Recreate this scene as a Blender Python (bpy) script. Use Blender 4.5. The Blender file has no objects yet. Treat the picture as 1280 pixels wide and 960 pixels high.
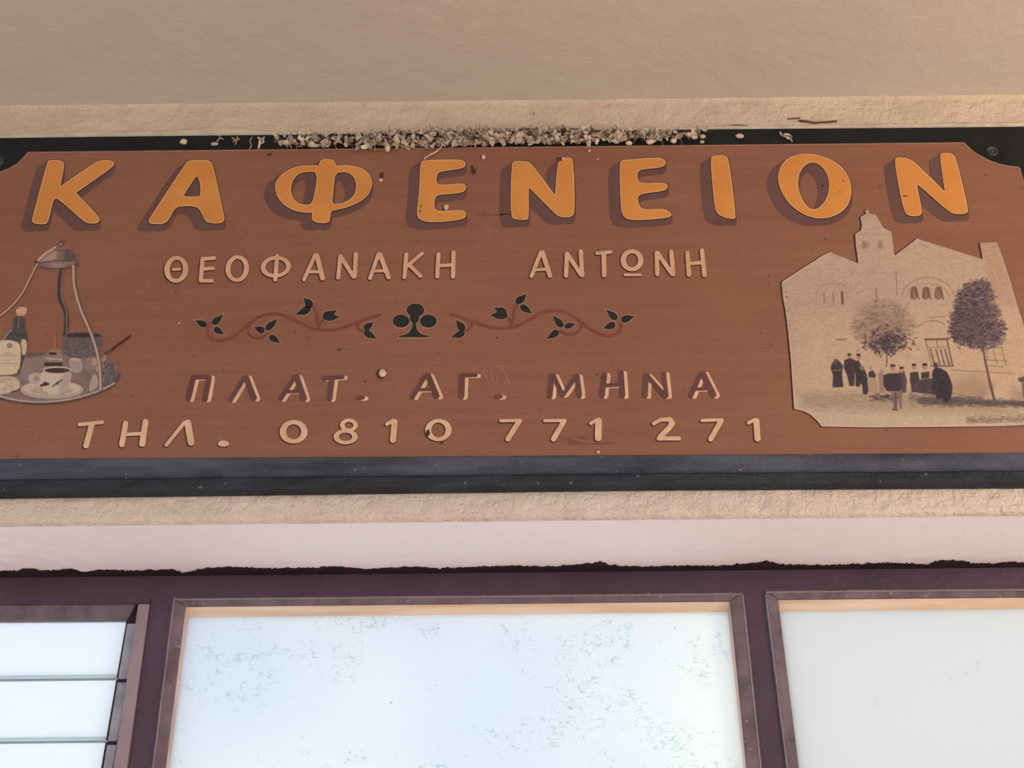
import bpy, bmesh, math, random
import numpy as np
from mathutils import Vector, Matrix
random.seed(7); np.random.seed(7)
C = bpy.context.scene.collection
# ------------------------------------------------------------------ camera
F_PX, PITCH, ROLL, DIST, EYE = 1500.0, math.radians(27.7), 0.0105, 2.2, 1.5
fw = Vector((0, math.cos(PITCH), math.sin(PITCH)))
u0 = Vector((0, -math.sin(PITCH), math.cos(PITCH))); r0 = Vector((1, 0, 0))
rt = r0*math.cos(ROLL) - u0*math.sin(ROLL); up = r0*math.sin(ROLL) + u0*math.cos(ROLL)
cam_loc = Vector((0, -DIST, EYE))
cd = bpy.data.cameras.new('camera'); cam = bpy.data.objects.new('camera', cd); C.objects.link(cam)
M = Matrix((rt, up, -fw)).transposed().to_4x4(); M.translation = cam_loc
cam.matrix_world = M
cd.sensor_width = 36.0; cd.lens = 36.0*F_PX/1280.0; cd.clip_start = 0.05
bpy.context.scene.camera = cam
# ------------------------------------------------------------------ light
SKY = (0.90, 0.955, 1.0); SKY_STRENGTH = 1.45
w = bpy.data.worlds.new('overcast_sky'); bpy.context.scene.world = w; w.use_nodes = True
wn = w.node_tree.nodes; bg = wn['Background']
bg.inputs[0].default_value = (*SKY, 1); bg.inputs[1].default_value = SKY_STRENGTH
def area(name, loc, target, size, power, color):
    l = bpy.data.lights.new(name, 'AREA'); l.shape = 'DISK'; l.size = size; l.energy = power; l.color = color
    o = bpy.data.objects.new(name, l); C.objects.link(o); o.location = loc
    o.rotation_euler = (Vector(target)-Vector(loc)).to_track_quat('-Z', 'Y').to_euler(); return o
sl = bpy.data.lights.new('sun', 'SUN'); sl.energy = 5.0; sl.angle = math.radians(1.5); sl.color = (1.0, 0.93, 0.84)
so = bpy.data.objects.new('sun', sl); C.objects.link(so); so.rotation_euler = Vector((0.12, 0.5, -0.87)).to_track_quat('-Z', 'Y').to_euler()
area('warm_lamp_light', (2.7, -1.4, 2.1), (1.5, -0.75, 3.4), 0.7, 44, (1.0, 0.76, 0.50))
v = bpy.context.scene.view_settings
v.view_transform = 'Standard'; v.look = 'None'; v.gamma = 1.0; v.use_curve_mapping = False
v.exposure = 0.0
KILL = 1.17          # display value over paint albedo, used to turn seen colours into paint colours
# ------------------------------------------------------------------ helpers
def s2l(c):
    c = np.asarray(c, float)/255.0
    return np.where(c <= 0.04045, c/12.92, ((c+0.055)/1.055)**2.4)
def alb(r, g, b, k=None):
    return tuple(np.clip(s2l((r, g, b))/(k or KILL), 0, 0.92))
def at(px, py, Y):
    """points of the wall-parallel plane y = Y seen at photograph pixels (arrays allowed)"""
    px = np.asarray(px, float); py = np.asarray(py, float)
    d = [fw[i]*F_PX + rt[i]*(px-640) + up[i]*(480-py) for i in range(3)]
    t = (Y - cam_loc[1])/d[1]
    return np.stack([cam_loc[0]+t*d[0], np.full(px.shape, Y) if px.shape else np.float64(Y), cam_loc[2]+t*d[2]], -1)
def X_(px, py, Y): return float(at(px, py, Y)[0])
def Z_(px, py, Y): return float(at(px, py, Y)[2])
def wloc(o):
    p = Vector((0, 0, 0))
    while o: p += o.location; o = o.parent
    return p
def mk(name, verts, faces, mat, parent=None, label=None, smooth=False, cols=None):
    V = np.asarray(verts, float); c = (V.min(0)+V.max(0))/2
    me = bpy.data.meshes.new(name); me.from_pydata((V-c).tolist(), [], [list(map(int, f)) for f in faces]); me.update()
    if cols is not None:
        a = me.color_attributes.new('Col', 'FLOAT_COLOR', 'POINT')
        a.data.foreach_set('color', np.concatenate([cols, np.ones((len(cols), 1))], 1).astype(np.float32).ravel())
    if smooth: me.polygons.foreach_set('use_smooth', [True]*len(me.polygons))
    if mat: me.materials.append(mat)
    o = bpy.data.objects.new(name, me); C.objects.link(o)
    o.location = Vector(c) - (wloc(parent) if parent else Vector((0, 0, 0)))
    if parent: o.parent = parent
    if label: o['label'] = label
    return o
def empty(name, loc, parent=None):
    o = bpy.data.objects.new(name, None); C.objects.link(o); o.empty_display_size = 0.1
    o.location = Vector(loc) - (wloc(parent) if parent else Vector((0, 0, 0)))
    if parent: o.parent = parent
    return o
def tag(o, label, cat, group=None, kind=None):
    o['label'] = label
    if cat: o['category'] = cat
    if group: o['group'] = group
    if kind: o['kind'] = kind
    return o
def struct(o, label=None):
    o['kind'] = 'structure'
    if label: o['label'] = label
    return o
def box(name, x0, x1, y0, y1, z0, z1, mat, parent=None, bevel=0.0, label=None):
    vs = [(x, y, z) for x in (x0, x1) for y in (y0, y1) for z in (z0, z1)]
    fs = [(0, 1, 3, 2), (4, 6, 7, 5), (0, 4, 5, 1), (2, 3, 7, 6), (0, 2, 6, 4), (1, 5, 7, 3)]
    o = mk(name, vs, fs, mat, parent, label)
    if bevel:
        m = o.modifiers.new('b', 'BEVEL'); m.width = bevel; m.segments = 2
    return o
def prism(name, front, depth_back, mat, parent=None, label=None, smooth=False):
    """front: list of world points (any slightly varying y); back = same x,z at y=depth_back"""
    n = len(front); V = [tuple(p) for p in front]+[(p[0], depth_back, p[2]) for p in front]
    fs = [list(range(n)), list(range(2*n-1, n-1, -1))]+[(i, i+n, (i+1) % n+n, (i+1) % n) for i in range(n)]
    return mk(name, V, fs, mat, parent, label, smooth)
# ------------------------------------------------------------------ materials
def new_mat(name):
    m = bpy.data.materials.new(name); m.use_nodes = True; nt = m.node_tree
    return m, nt, nt.nodes, nt.links, nt.nodes['Principled BSDF']
def noise(nt, scale, detail=4, rough=0.6, stretch=None, src='Object'):
    tc = nt.nodes.new('ShaderNodeNewGeometry'); out = tc.outputs['Position']
    if stretch:
        mp = nt.nodes.new('ShaderNodeMapping'); mp.inputs['Scale'].default_value = stretch
        nt.links.new(out, mp.inputs[0]); out = mp.outputs[0]
    n = nt.nodes.new('ShaderNodeTexNoise'); n.inputs['Scale'].default_value = scale
    n.inputs['Detail'].default_value = detail; n.inputs['Roughness'].default_value = rough
    nt.links.new(out, n.inputs['Vector']); return n
def ramp(nt, src, stops):
    r = nt.nodes.new('ShaderNodeValToRGB'); e = r.color_ramp.elements
    while len(e) < len(stops): e.new(0.5)
    for el, (p, c) in zip(e, stops):
        el.position = p; el.color = (*c, 1) if len(c) == 3 else c
    nt.links.new(src, r.inputs[0]); return r
def mixc(nt, fac, a, b):
    m = nt.nodes.new('ShaderNodeMix'); m.data_type = 'RGBA'
    for sock, val in ((m.inputs[0], fac), (m.inputs[6], a), (m.inputs[7], b)):
        if hasattr(val, 'is_output'): nt.links.new(val, sock)
        elif isinstance(val, (int, float)): sock.default_value = val
        else: sock.default_value = (*val, 1)
    return m.outputs[2]
def bump(nt, p, src, dist, strength=1.0):
    b = nt.nodes.new('ShaderNodeBump'); b.inputs['Distance'].default_value = dist; b.inputs['Strength'].default_value = strength
    nt.links.new(src, b.inputs['Height'])
    if p.inputs['Normal'].links: nt.links.new(p.inputs['Normal'].links[0].from_socket, b.inputs['Normal'])
    nt.links.new(b.outputs[0], p.inputs['Normal'])
def paint(name, c1, c2=None, scale=8, rough=0.6, stretch=None, speck=None, bmp=0.0, bscale=60, spec=0.3, lo=0.35, hi=0.65):
    m, nt, n, l, p = new_mat(name); c2 = c2 or c1
    out = ramp(nt, noise(nt, scale, 5, 0.6, stretch).outputs[0], [(lo, c1), (hi, c2)]).outputs[0]
    if speck:
        col, thr, sc = speck
        f = ramp(nt, noise(nt, sc, 2, 0.5).outputs[0], [(thr, (0, 0, 0)), (min(thr+0.04, 1), (1, 1, 1))]).outputs[0]
        out = mixc(nt, f, out, col)
    l.new(out, p.inputs['Base Color']); p.inputs['Roughness'].default_value = rough
    p.inputs['Specular IOR Level'].default_value = spec
    if bmp: bump(nt, p, noise(nt, bscale, 5, 0.65).outputs[0], bmp)
    return m
m_ceiling = paint('ceiling_paint', (0.45, 0.385, 0.335), (0.48, 0.41, 0.352), 1.3, 0.75, bmp=0.006, bscale=9)
m_strip = paint('wall_plaster', alb(208, 187, 166), alb(194, 173, 153), 9, 0.8, speck=(alb(120, 92, 70), 0.735, 45), bmp=0.012, bscale=38)
m_low = paint('wall_plaster_rough', alb(224, 203, 192), alb(212, 190, 177), 14, 0.8, stretch=(1, 1, 2.2), bmp=0.02, bscale=34)
m_soffit = paint('reveal_plaster', (0.92, 0.80, 0.83), (0.89, 0.77, 0.76), 2.5, 0.7, bmp=0.003, bscale=22)
m_filler = paint('filler_plaster', alb(218, 203, 182), alb(196, 178, 158), 20, 0.8, bmp=0.006, bscale=50)
m_floor = paint('concrete_floor', (0.52, 0.46, 0.42), (0.58, 0.52, 0.47), 3, 0.8, bmp=0.004)
m_purple = paint('purple_paint', alb(60, 42, 56), alb(78, 55, 73), 3, 0.45, bmp=0.002, bscale=70, spec=0.3)
m_purple_worn = paint('worn_purple_paint', alb(118, 100, 108), alb(90, 73, 82), 22, 0.5, speck=(alb(150, 130, 125), 0.7, 70), bmp=0.004, bscale=60)
m_purple_light = paint('greyed_purple_paint', alb(152, 134, 143), alb(136, 119, 128), 8, 0.6, bmp=0.002)
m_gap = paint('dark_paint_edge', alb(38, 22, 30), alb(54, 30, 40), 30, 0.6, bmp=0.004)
m_wood = paint('bare_wood_bead', alb(238, 214, 194), alb(214, 178, 146), 14, 0.5, stretch=(0.15, 1, 3))
m_wood_cream = paint('cream_bead', alb(226, 200, 186), alb(190, 164, 152), 12, 0.5, stretch=(1, 1, 0.3))
m_steel = paint('grey_metal_clip', alb(158, 158, 172), alb(130, 130, 142), 20, 0.45, bmp=0.002)
m_black = paint('black_sign_paint', alb(17, 19, 21), alb(26, 30, 31), 14, 0.6, speck=(alb(120, 120, 112), 0.76, 110), bmp=0.0015, spec=0.2)
m_frame = paint('dusty_black_frame', alb(46, 50, 62), alb(78, 80, 96), 9, 0.65, stretch=(0.5, 1, 3), speck=(alb(120, 116, 112), 0.71, 90), bmp=0.004, bscale=80, spec=0.3)
m_frame2 = paint('dark_frame_moulding', alb(26, 32, 40), alb(46, 52, 62), 16, 0.65, stretch=(0.6, 1, 2), speck=(alb(118, 116, 112), 0.70, 90), bmp=0.006, bscale=80)
m_ochre = paint('ochre_letter_paint', alb(202, 134, 66), alb(192, 124, 62), 9, 0.55, speck=(alb(150, 84, 40), 0.73, 120), bmp=0.0006, bscale=150)
m_edge = paint('pale_letter_edge', alb(210, 166, 116), alb(200, 152, 102), 30, 0.6)
m_shade = paint('plum_letter_shadow_paint', alb(100, 69, 66), alb(94, 63, 60), 12, 0.6)
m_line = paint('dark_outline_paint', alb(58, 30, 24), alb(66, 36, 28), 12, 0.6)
m_pink = paint('pale_pink_lettering', alb(206, 162, 134), alb(192, 146, 118), 28, 0.6)
m_cream = paint('cream_lettering', alb(214, 176, 146), alb(196, 156, 126), 28, 0.6)
m_maroon = paint('maroon_lettering', alb(92, 56, 54), alb(102, 64, 60), 20, 0.6)
m_vine = paint('red_brown_vine_paint', alb(124, 66, 56), alb(112, 58, 50), 20, 0.6)
m_leaf = paint('black_green_leaf_paint', alb(20, 26, 26), alb(26, 32, 32), 10, 0.6)
m_halo = paint('grey_leaf_halo_paint', alb(152, 108, 92), alb(160, 118, 100), 14, 0.7)
m_mud = paint('dark_mud', alb(56, 34, 26), alb(76, 50, 40), 60, 0.8)
m_chip = paint('pale_chip', alb(214, 184, 164), alb(196, 166, 146), 60, 0.8)
m_screw = paint('dull_screw', alb(66, 70, 68), alb(40, 44, 44), 90, 0.5)
m_bit1 = paint('pale_dry_flake', alb(212, 192, 172), alb(158, 136, 118), 50, 0.85)
m_bit2 = paint('brown_dry_stalk', alb(112, 90, 76), alb(66, 50, 40), 50, 0.85)
# sign panel: brown with ochre patches, faint grain and specks
def board_mat():
    m, nt, n, l, p = new_mat('brown_board_paint')
    a = ramp(nt, noise(nt, 2.0, 4, 0.55).outputs[0], [(0.36, alb(128, 83, 63)), (0.52, alb(132, 87, 69)), (0.66, alb(136, 93, 66))]).outputs[0]
    g = ramp(nt, noise(nt, 5.0, 5, 0.7, (0.5, 1, 9)).outputs[0], [(0.38, alb(122, 79, 61)), (0.62, alb(138, 93, 74))]).outputs[0]
    c = mixc(nt, 0.4, a, g)
    f = ramp(nt, noise(nt, 75, 2, 0.5).outputs[0], [(0.735, (0, 0, 0)), (0.76, (1, 1, 1))]).outputs[0]
    c = mixc(nt, f, c, alb(96, 56, 44))
    f2 = ramp(nt, noise(nt, 6, 6, 0.8).outputs[0], [(0.62, (0, 0, 0)), (0.8, (.5, .5, .5))]).outputs[0]
    c = mixc(nt, f2, c, alb(166, 118, 98))
    l.new(c, p.inputs['Base Color']); p.inputs['Roughness'].default_value = 0.55; p.inputs['Specular IOR Level'].default_value = 0.3
    bump(nt, p, noise(nt, 60, 5, 0.7, (0.4, 1, 3)).outputs[0], 0.0012); return m
m_board = board_mat()
def attr_mat(name, rough=0.6, k=1.0):
    m, nt, n, l, p = new_mat(name)
    a = n.new('ShaderNodeVertexColor'); a.layer_name = 'Col'
    l.new(a.outputs[0], p.inputs['Base Color']); p.inputs['Roughness'].default_value = rough; p.inputs['Specular IOR Level'].default_value = 0.3
    bump(nt, p, noise(nt, 220, 3, 0.6).outputs[0], 0.0006); return m
m_print = attr_mat('printed_paper', 0.5); m_art = attr_mat('hand_painted_picture', 0.6)
def pane_mat(name, col, crack=None, transp=0.0, hi=None):
    m, nt, n, l, p = new_mat(name)
    base = ramp(nt, noise(nt, 1.2, 2, 0.4).outputs[0], [(0.35, col), (0.6, hi or tuple(min(.97, c*1.02) for c in col))]).outputs[0]
    if crack:
        ccol, thr = crack
        d = noise(nt, 11, 3, 0.6)
        gm = nt.nodes.new('ShaderNodeNewGeometry')
        add = nt.nodes.new('ShaderNodeVectorMath'); add.operation = 'MULTIPLY_ADD'
        l.new(d.outputs[1], add.inputs[0]); add.inputs[1].default_value = (0.05, 0.0, 0.03); l.new(gm.outputs['Position'], add.inputs[2])
        mp = nt.nodes.new('ShaderNodeMapping'); mp.inputs['Scale'].default_value = (0.55, 0.001, 1.5); l.new(add.outputs[0], mp.inputs[0])
        vo = n.new('ShaderNodeTexVoronoi'); vo.feature = 'DISTANCE_TO_EDGE'; vo.inputs['Scale'].default_value = 78; l.new(mp.outputs[0], vo.inputs['Vector'])
        line = ramp(nt, vo.outputs[0], [(0.0, (1, 1, 1)), (0.07, (0, 0, 0))]).outputs[0]
        msk = ramp(nt, noise(nt, 5.0, 6, 0.7, (1, 1, 1.4)).outputs[0], [(thr, (0, 0, 0)), (thr+0.05, (1, 1, 1))]).outputs[0]
        br = ramp(nt, noise(nt, 55, 3, 0.7).outputs[0], [(0.50, (0, 0, 0)), (0.56, (.8, .8, .8))]).outputs[0]
        f = n.new('ShaderNodeMath'); f.operation = 'MULTIPLY'; l.new(line, f.inputs[0]); l.new(msk, f.inputs[1])
        f2 = n.new('ShaderNodeMath'); f2.operation = 'MULTIPLY'; l.new(f.outputs[0], f2.inputs[0]); l.new(br, f2.inputs[1])
        base = mixc(nt, f2.outputs[0], base, ccol)
        sp = ramp(nt, noise(nt, 48, 2, 0.5).outputs[0], [(0.765, (0, 0, 0)), (0.80, (1, 1, 1))]).outputs[0]
        base = mixc(nt, sp, base, ccol)
    l.new(base, p.inputs['Base Color']); p.inputs['Roughness'].default_value = 0.35; p.inputs['Specular IOR Level'].default_value = 0.3
    tr = n.new('ShaderNodeBsdfTranslucent'); l.new(base, tr.inputs[0])
    mx = n.new('ShaderNodeMixShader'); mx.inputs[0].default_value = 0.72; l.new(p.outputs[0], mx.inputs[1]); l.new(tr.outputs[0], mx.inputs[2])
    last = mx.outputs[0]
    if transp:
        tp = n.new('ShaderNodeBsdfTransparent'); tp.inputs[0].default_value = (0.96, 0.98, 0.98, 1)
        m2 = n.new('ShaderNodeMixShader'); m2.inputs[0].default_value = transp; l.new(last, m2.inputs[1]); l.new(tp.outputs[0], m2.inputs[2]); last = m2.outputs[0]
    l.new(last, n['Material Output'].inputs[0]); return m
m_pane_mid = pane_mat('white_painted_glass', (0.80, 0.86, 0.93), ((0.42, 0.55, 0.54), 0.525), hi=(0.92, 0.95, 0.94))
m_pane_right = pane_mat('greyed_painted_glass', (0.77, 0.79, 0.80), ((0.60, 0.60, 0.58), 0.60))
m_blade = pane_mat('frosted_louvre_glass', (0.76, 0.80, 0.88), None, 0.5)
m_blade_edge = paint('green_glass_edge', alb(120, 150, 150), alb(140, 166, 166), 20, 0.3)

# ------------------------------------------------------------------ setting
Z_CEIL = Z_(640, 127, 0); Z_SOF = Z_(640, 649, 0)
Ylo, Yhi = 0.05, 1.5
for _ in range(50):
    Wy = (Ylo+Yhi)/2
    if Z_(640, 714, Wy) > Z_SOF: Yhi = Wy
    else: Ylo = Wy
print('ceiling', Z_CEIL, 'soffit', Z_SOF, 'window plane', Wy)
XL, XR = -4.0, 4.5
def bumpy_sheet(name, P, nu, nv, mat, amp, parent=None, freq=18, edge=0.0):
    """P(u,v)->point, displaced along y/z by smooth noise, as real plaster relief"""
    from mathutils import noise as mn
    vs = []
    for j in range(nv+1):
        for i in range(nu+1):
            p = Vector(P(i/nu, j/nv)); q = p*freq
            d = amp*(mn.noise(q)+0.5*mn.noise(q*2.3)+0.4*mn.noise(q*5.1))
            p.y += d; p.z += d*0.4
            vs.append(p[:])
    fs = [(j*(nu+1)+i, j*(nu+1)+i+1, (j+1)*(nu+1)+i+1, (j+1)*(nu+1)+i) for j in range(nv) for i in range(nu)]
    return mk(name, vs, fs, mat, parent, None, True)
floor = struct(box('floor', -9, 9, -14, 3.0, -0.1, 0.0, m_floor), 'pale concrete floor in front of the wall')
ceiling = struct(box('ceiling', XL, XR, -3.3, 0.6, Z_CEIL, Z_CEIL+0.15, m_ceiling), 'tan painted ceiling above the sign')
# wall: solid blocks plus a finely modelled plaster skin on the two bands that show
wall = empty('wall_front', (0, 0.15, 0)); struct(wall, 'cream plastered wall carrying the sign above the windows')
WX0, WX1 = X_(-330, 700, Wy), X_(1500, 700, Wy)
WZ0 = 0.95
box('wall_core', XL, XR, 0.004, Wy+0.12, Z_SOF+0.004, Z_CEIL, m_low, wall)
box('wall_side', XL, WX0-0.02, 0.0, Wy+0.12, 0, Z_SOF+0.004, m_low, wall)
box('wall_side', WX1+0.02, XR, 0.0, Wy+0.12, 0, Z_SOF+0.004, m_low, wall)
box('wall_base', WX0-0.02, WX1+0.02, 0.0, Wy+0.12, 0, WZ0, m_low, wall)
Z_UP0 = Z_(640, 200, 0); Z_LO1 = Z_(640, 560, 0)
def roundfn(z0, z1, rtop=0.0, rbot=0.0):
    def P(u, v):
        z = z0+(z1-z0)*v; y = 0.0
        if rtop and z > z1-rtop: t = (z-(z1-rtop))/rtop; y = -rtop*(1-math.sqrt(max(0, 1-t*t)))*0.9
        if rbot and z < z0+rbot: t = ((z0+rbot)-z)/rbot; y = rbot*(1-math.sqrt(max(0, 1-t*t)))
        return (XL+0.01+(XR-XL-0.02)*u, y, z)
    return P
bumpy_sheet('plaster_upper', roundfn(Z_UP0, Z_CEIL+0.002, rtop=0.008), 900, 26, m_strip, 0.0012, wall, 16)
bumpy_sheet('plaster_lower', roundfn(Z_SOF, Z_LO1, rbot=0.012), 1400, 44, m_low, 0.0016, wall, 24)
# soffit of the window reveal
def Psof(u, v): return (WX0-0.02+(WX1-WX0+0.04)*u, 0.010+(Wy+0.02-0.010)*v, Z_SOF+0.0005)
from mathutils import noise as mn
def sof(u, v):
    p = Vector(Psof(u, v)); fade = 2.6 if p.x < X_(155, 690, Wy) else 0.4
    return p, fade
vs = []; nu, nv = 700, 36
for j in range(nv+1):
    for i in range(nu+1):
        p, fd = sof(i/nu, j/nv); q = Vector((p.x*14, p.y*10, 0))
        p.z += 0.0010*fd*(mn.noise(q)+0.6*mn.noise(q*2.7)); vs.append(p[:])
mk('reveal_soffit', vs, [(j*(nu+1)+i, (j+1)*(nu+1)+i, (j+1)*(nu+1)+i+1, j*(nu+1)+i+1) for j in range(nv) for i in range(nu)], m_soffit, wall, 'smooth pale soffit above the windows', True)
# filler lip of plaster along the top of the sign
def lip(name, xs, tops, bots, y, mat, parent, thick=0.012):
    vs = []; fs = []
    for k, (x, t, b) in enumerate(zip(xs, tops, bots)):
        tp = at(x, t, -0.001); bt = at(x, b, -0.001)
        h = tp[2]-bt[2]
        for (yy, zz) in ((0.002, tp[2]), (y-thick*.6, tp[2]-h*0.25), (y-thick, bt[2]+h*0.35), (y-thick*.7, bt[2]), (0.002, bt[2])):
            vs.append((tp[0], yy, zz))
        if k:
            a = (k-1)*5; fs += [(a+i, a+i+1, a+5+i+1, a+5+i) for i in range(4)]
    return mk(name, vs, fs, mat, parent, None, True)
def line_y(pts, x):
    for (x0, y0), (x1, y1) in zip(pts, pts[1:]):
        if x <= x1: return y0+(y1-y0)*(x-x0)/(x1-x0)
    return pts[-1][1]
top_edge = [(-120, 174), (0, 172.5), (200, 170), (400, 168), (640, 165), (900, 161.5), (1100, 160), (1280, 158.5), (1400, 157)]
xs = np.arange(-100, 1400, 4.0); rr = np.random.RandomState(3).rand(len(xs)+20)
sm = np.convolve(rr, np.ones(7)/7, 'same')[:len(xs)]
hts = np.interp(xs, [-100, 0, 60, 110, 180, 270, 290, 330, 400, 860, 900, 980, 1100, 1280, 1400], [3, 3, 6, 9, 8, 12, 13, 5, 3, 3, 5, 4, 6, 7, 7])
bots = np.array([line_y(top_edge, x) for x in xs])+1.0
lip('filler_bead', xs, bots-1-hts*(0.75+0.5*sm), bots+1, 0.0, m_filler, wall, 0.007)

# ------------------------------------------------------------------ windows
def P(px, py, Y): return at(px, py, Y)
def bar(name, quad, Y, back, mat, parent, label=None, bev=0.0015):
    o = prism(name, [P(x, y, Y) for x, y in quad], back, mat, parent, label)
    if bev: m = o.modifiers.new('b', 'BEVEL'); m.width = bev; m.segments = 2
    return o
def lx(p0, p1, y): return p0[0]+(p1[0]-p0[0])*(y-p0[1])/(p1[1]-p0[1])   # extend a traced edge
YB = 1090   # traced uprights are carried on below the frame of the photograph
def hrow(y640): return lambda x: y640 - 0.0098*(x-640)
tr = empty('trim_1', (0, Wy, Z_SOF)); struct(tr, 'dark purple painted wooden window framework')
h0, h1 = hrow(712.5), hrow(744)
bar('head_rail', [(-330, h0(-330)-6), (1500, h0(1500)-6), (1500, h1(1500)), (-330, h1(-330))], Wy, Wy+0.07, m_purple, tr)
La0, La1 = (188, 744), (159, 960); Lb0, Lb1 = (217, 744), (190, 960)
Ra0, Ra1 = (929.5, 741), (952.5, 960); Rb0, Rb1 = (955.5, 741), (983, 960)
Z_BOT = WZ0
def upright(name, a0, a1, b0, b1, ytop, Y, back, mat, parent, label=None, full=True):
    q = [P(lx(a0, a1, ytop), ytop, Y), P(lx(b0, b1, ytop), ytop, Y), P(lx(b0, b1, YB), YB, Y), P(lx(a0, a1, YB), YB, Y)]
    if full:   # carry on to the sill along the same slope
        for i, j in ((2, 1), (3, 0)):
            t = (Z_BOT-q[j][2])/(q[i][2]-q[j][2]); q[i] = q[j]+(q[i]-q[j])*t
    o = prism(name, q, back, mat, parent, label); m = o.modifiers.new('b', 'BEVEL'); m.width = 0.0015; m.segments = 2; return o
upright('mullion', La0, La1, Lb0, Lb1, 742, Wy+0.0005, Wy+0.07, m_purple, tr)
upright('mullion', Ra0, Ra1, Rb0, Rb1, 739, Wy+0.0005, Wy+0.07, m_purple, tr)
box('side_jamb', WX0-0.02, WX0+0.05, Wy, Wy+0.07, Z_BOT, Z_SOF, m_purple, tr)
box('side_jamb', WX1-0.05, WX1+0.02, Wy, Wy+0.07, Z_BOT, Z_SOF, m_purple, tr)
box('sill_rail', WX0-0.02, WX1+0.02, Wy-0.02, Wy+0.09, Z_BOT-0.01, Z_BOT+0.06, m_purple, tr)
# ragged paint edge where the head rail meets the soffit
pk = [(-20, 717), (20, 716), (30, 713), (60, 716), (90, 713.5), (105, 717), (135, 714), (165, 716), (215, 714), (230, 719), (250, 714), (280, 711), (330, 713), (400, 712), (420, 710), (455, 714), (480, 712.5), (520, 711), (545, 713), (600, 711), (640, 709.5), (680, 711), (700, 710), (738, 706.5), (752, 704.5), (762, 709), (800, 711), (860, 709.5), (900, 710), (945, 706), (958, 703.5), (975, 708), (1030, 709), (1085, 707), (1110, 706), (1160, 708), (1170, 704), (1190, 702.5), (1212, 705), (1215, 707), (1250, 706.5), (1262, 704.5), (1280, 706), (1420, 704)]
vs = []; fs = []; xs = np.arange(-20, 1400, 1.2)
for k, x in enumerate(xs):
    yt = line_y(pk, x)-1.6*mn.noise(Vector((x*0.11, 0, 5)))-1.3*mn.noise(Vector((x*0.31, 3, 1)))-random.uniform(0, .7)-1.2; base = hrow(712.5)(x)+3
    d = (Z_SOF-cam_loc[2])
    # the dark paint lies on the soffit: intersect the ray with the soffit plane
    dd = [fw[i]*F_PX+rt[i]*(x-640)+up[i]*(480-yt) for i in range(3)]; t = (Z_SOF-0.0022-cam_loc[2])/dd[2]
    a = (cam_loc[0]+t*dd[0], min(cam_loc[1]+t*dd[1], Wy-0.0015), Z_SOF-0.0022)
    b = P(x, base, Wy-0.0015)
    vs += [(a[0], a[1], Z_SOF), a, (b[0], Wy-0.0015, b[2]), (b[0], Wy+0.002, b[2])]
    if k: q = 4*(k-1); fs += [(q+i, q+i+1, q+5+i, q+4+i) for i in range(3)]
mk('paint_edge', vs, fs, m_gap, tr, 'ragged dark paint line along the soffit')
# casement bead: front face + splayed inner face, mitred
def sash(parent, outer, inner, glass, Yf, Yg, names, mats, bottom_z):
    """outer/inner/glass = (left line, right line, top fn) ; lines are ((x,y),(x,y))"""
    def corners(s, Y):
        L, R, T = s
        def hit(Ln):
            y = 750.0
            for _ in range(6): y = T(lx(*Ln, y))
            return P(lx(*Ln, y), y, Y), P(lx(*Ln, YB), YB, Y)
        (a, a2), (b, b2) = hit(L), hit(R)
        for p, q in ((a, a2), (b, b2)): q[:] = p+(q-p)*((bottom_z-p[2])/(q[2]-p[2]))
        return a, b, b2, a2
    o = corners(outer, Yf); i = corners(inner, Yf); g = corners(glass, Yg)
    T_ = 0.014
    for k, (A, B, nm) in enumerate(((0, 1, 'top_bead'), (1, 2, 'side_bead'), (3, 0, 'side_bead'))):
        q = [o[A], o[B], i[B], i[A]]
        front = [p+np.array([0, -0.008, 0]) for p in q]
        ob = prism(nm, front, Yf+0.004, mats[0], parent); m = ob.modifiers.new('b', 'BEVEL'); m.width = 0.003; m.segments = 3
        s = [i[A], i[B], g[B], g[A]]; s2 = [p+np.array([0, 0.012, 0]) for p in s]
        V = s+[i[A]+(0, .03, 0), i[B]+(0, .03, 0), g[B]+(0, .012, 0), g[A]+(0, .012, 0)]
        mk(names[k], V, [(0, 1, 2, 3), (7, 6, 5, 4), (0, 4, 5, 1), (1, 5, 6, 2), (2, 6, 7, 3), (3, 7, 4, 0)], mats[1+k], parent)
    return o, i, g
gb = Z_BOT+0.06
w2 = empty('window_2', (X_(570, 850, Wy), Wy, Z_BOT)); struct(w2, 'middle window with white painted cracked glass')
g2 = sash(w2, ((Lb0, Lb1), (Ra0, Ra1), hrow(744)),
     (((232.5, 757), (207.5, 960)), ((912.5, 757), (932.5, 960)), hrow(755)),
     (((236, 770), (211, 960)), ((910, 765), (930, 960)), hrow(767.5)), Wy+0.004, Wy+0.026,
     ('top_splay', 'side_splay', 'side_splay'), (m_purple_worn, m_wood, m_wood_cream, m_wood_cream), gb)
o, i, g = g2; e = 0.004
pn = prism('pane', [p+np.array([dx, 0.001, dz]) for p, dx, dz in zip(g, (-e, e, e, -e), (e, e, 0, 0))], Wy+0.033, m_pane_mid, w2, 'white painted pane with fine cracks')
def putty(parent, xa, xb, seed):
    vs = []; fs = []
    for k, x in enumerate(np.arange(xa, xb, 1.5)):
        yb = hrow(768)(x)+max(0.15, 1.0+2.6*mn.noise(Vector((x*.035, seed, 0)))+1.2*mn.noise(Vector((x*.2, seed, 2))))
        a_, b_ = P(x, hrow(766)(x), Wy+0.0315), P(x, yb, Wy+0.0315)
        vs += [tuple(a_), tuple(b_), (b_[0], b_[1]+.002, b_[2])]
        if k: q = 3*(k-1); fs += [(q, q+1, q+4, q+3), (q+1, q+2, q+5, q+4)]
    return mk('putty_line', vs, fs, m_wood, parent)
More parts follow.
